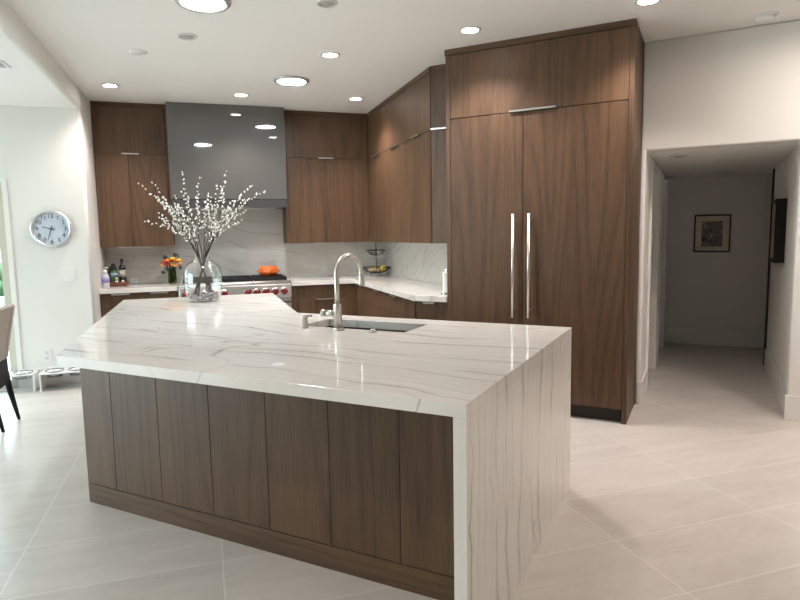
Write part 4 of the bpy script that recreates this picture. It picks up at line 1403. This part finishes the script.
# added unseen lamps behind and beside the camera to raise the room's brightness
for k, (x, y) in enumerate(((-1.3, 0.3), (1.0, -1.0), (-1.6, -1.8), (-3.0, 0.9))):
    downlight(x, y, 'added recessed ceiling light, lit and unseen behind the camera')


def tube_light(x, y, label, m='tube', name='skylight', group='round daylight tubes'):
    T = Thing(name, label, name.replace('_', ' '), (x, y, CEIL), 'B', group)
    r = 0.150
    T.part('trim_ring', B().lathe([(r * 1.12, 0), (r * 1.12, -0.010), (r * 1.02, -0.026), (r * 0.86, -0.020), (r * 0.84, 0.0)], (x, y, CEIL), 48), MT['tube_trim'])
    T.part('diffuser', B().lathe([(0, -0.016), (r * 0.5, -0.015), (r * 0.84, -0.010), (r * 0.84, -0.001), (0, -0.001)], (x, y, CEIL), 48), MT[m], label='glowing white diffuser')


tube_light(-2.802, 2.907, 'large round skylight tube at the top edge, the nearer one')
tube_light(-3.502, 4.721, 'round skylight tube in front of the hood, the farther one')
tube_light(0.98, 4.42, 'added large round warm light out of view at the right, nearer one', 'warm', 'ceiling_light', 'added warm lights')  # added unseen light that brightens the wall over the hallway opening
tube_light(2.3, 4.42, 'added large round warm light out of view at the right, farther one', 'warm', 'ceiling_light', 'added warm lights')  # second added light for the same wall
single('ceiling_speaker', B().lathe([(0, -0.012), (0.055, -0.012), (0.068, -0.006), (0.070, 0)], (-4.004, 3.426, CEIL), 36), MT['white'],
       'flat white round disc on the ceiling left of the unlit light', 'ceiling disc', (-4.004, 3.426, CEIL))
T = Thing('smoke_detector', 'white round smoke detector on the ceiling at the top right', 'smoke detector', (0.312, 4.976, CEIL), 'B')
T.part('base', B().lathe([(0, -0.012), (0.078, -0.012), (0.080, 0)], (0.312, 4.976, CEIL), 36), MT['white'])
T.part('cover', B().lathe([(0, -0.040), (0.048, -0.038), (0.060, -0.026), (0.064, -0.0125), (0, -0.0125)], (0.312, 4.976, CEIL), 36), MT['white'])

T = Thing('ceiling_vent', 'white slotted air vent in the dining side ceiling at the left edge', 'vent', (-1.42, 5.09, LCEIL), 'A')
T.part('frame', B().box(-1.60, -1.265, 5.00, 5.02, LCEIL - 0.008, LCEIL - 0.0003).box(-1.60, -1.265, 5.16, 5.18, LCEIL - 0.008, LCEIL - 0.0003)
       .box(-1.60, -1.58, 5.02, 5.16, LCEIL - 0.008, LCEIL - 0.0003).box(-1.285, -1.265, 5.02, 5.16, LCEIL - 0.008, LCEIL - 0.0003), MT['white'])
T.part('opening', B().box(-1.58, -1.285, 5.02, 5.16, LCEIL - 0.002, LCEIL - 0.0005), MT['black'])
for k in range(5):
    v = 5.032 + k * 0.026
    T.part('slat', B().box(-1.58, -1.285, v, v + 0.007, LCEIL - 0.006, LCEIL - 0.003), MT['white'])

downlight(-0.224, 5.69, 'unlit recessed light in the hallway ceiling near the opening', False, HCEIL, 0.062, 'hallway ceiling fittings')
for x, y, lab in ((0.085, 6.281, 'small flat white disc in the hallway ceiling, nearer one'), (0.077, 7.446, 'small flat white disc in the hallway ceiling, farther one')):
    single('ceiling_disc', B().lathe([(0, -0.010), (0.055, -0.010), (0.06, 0)], (x, y, HCEIL), 28), MT['white'], lab, 'ceiling disc', (x, y, HCEIL), 'B', 'hallway ceiling discs')
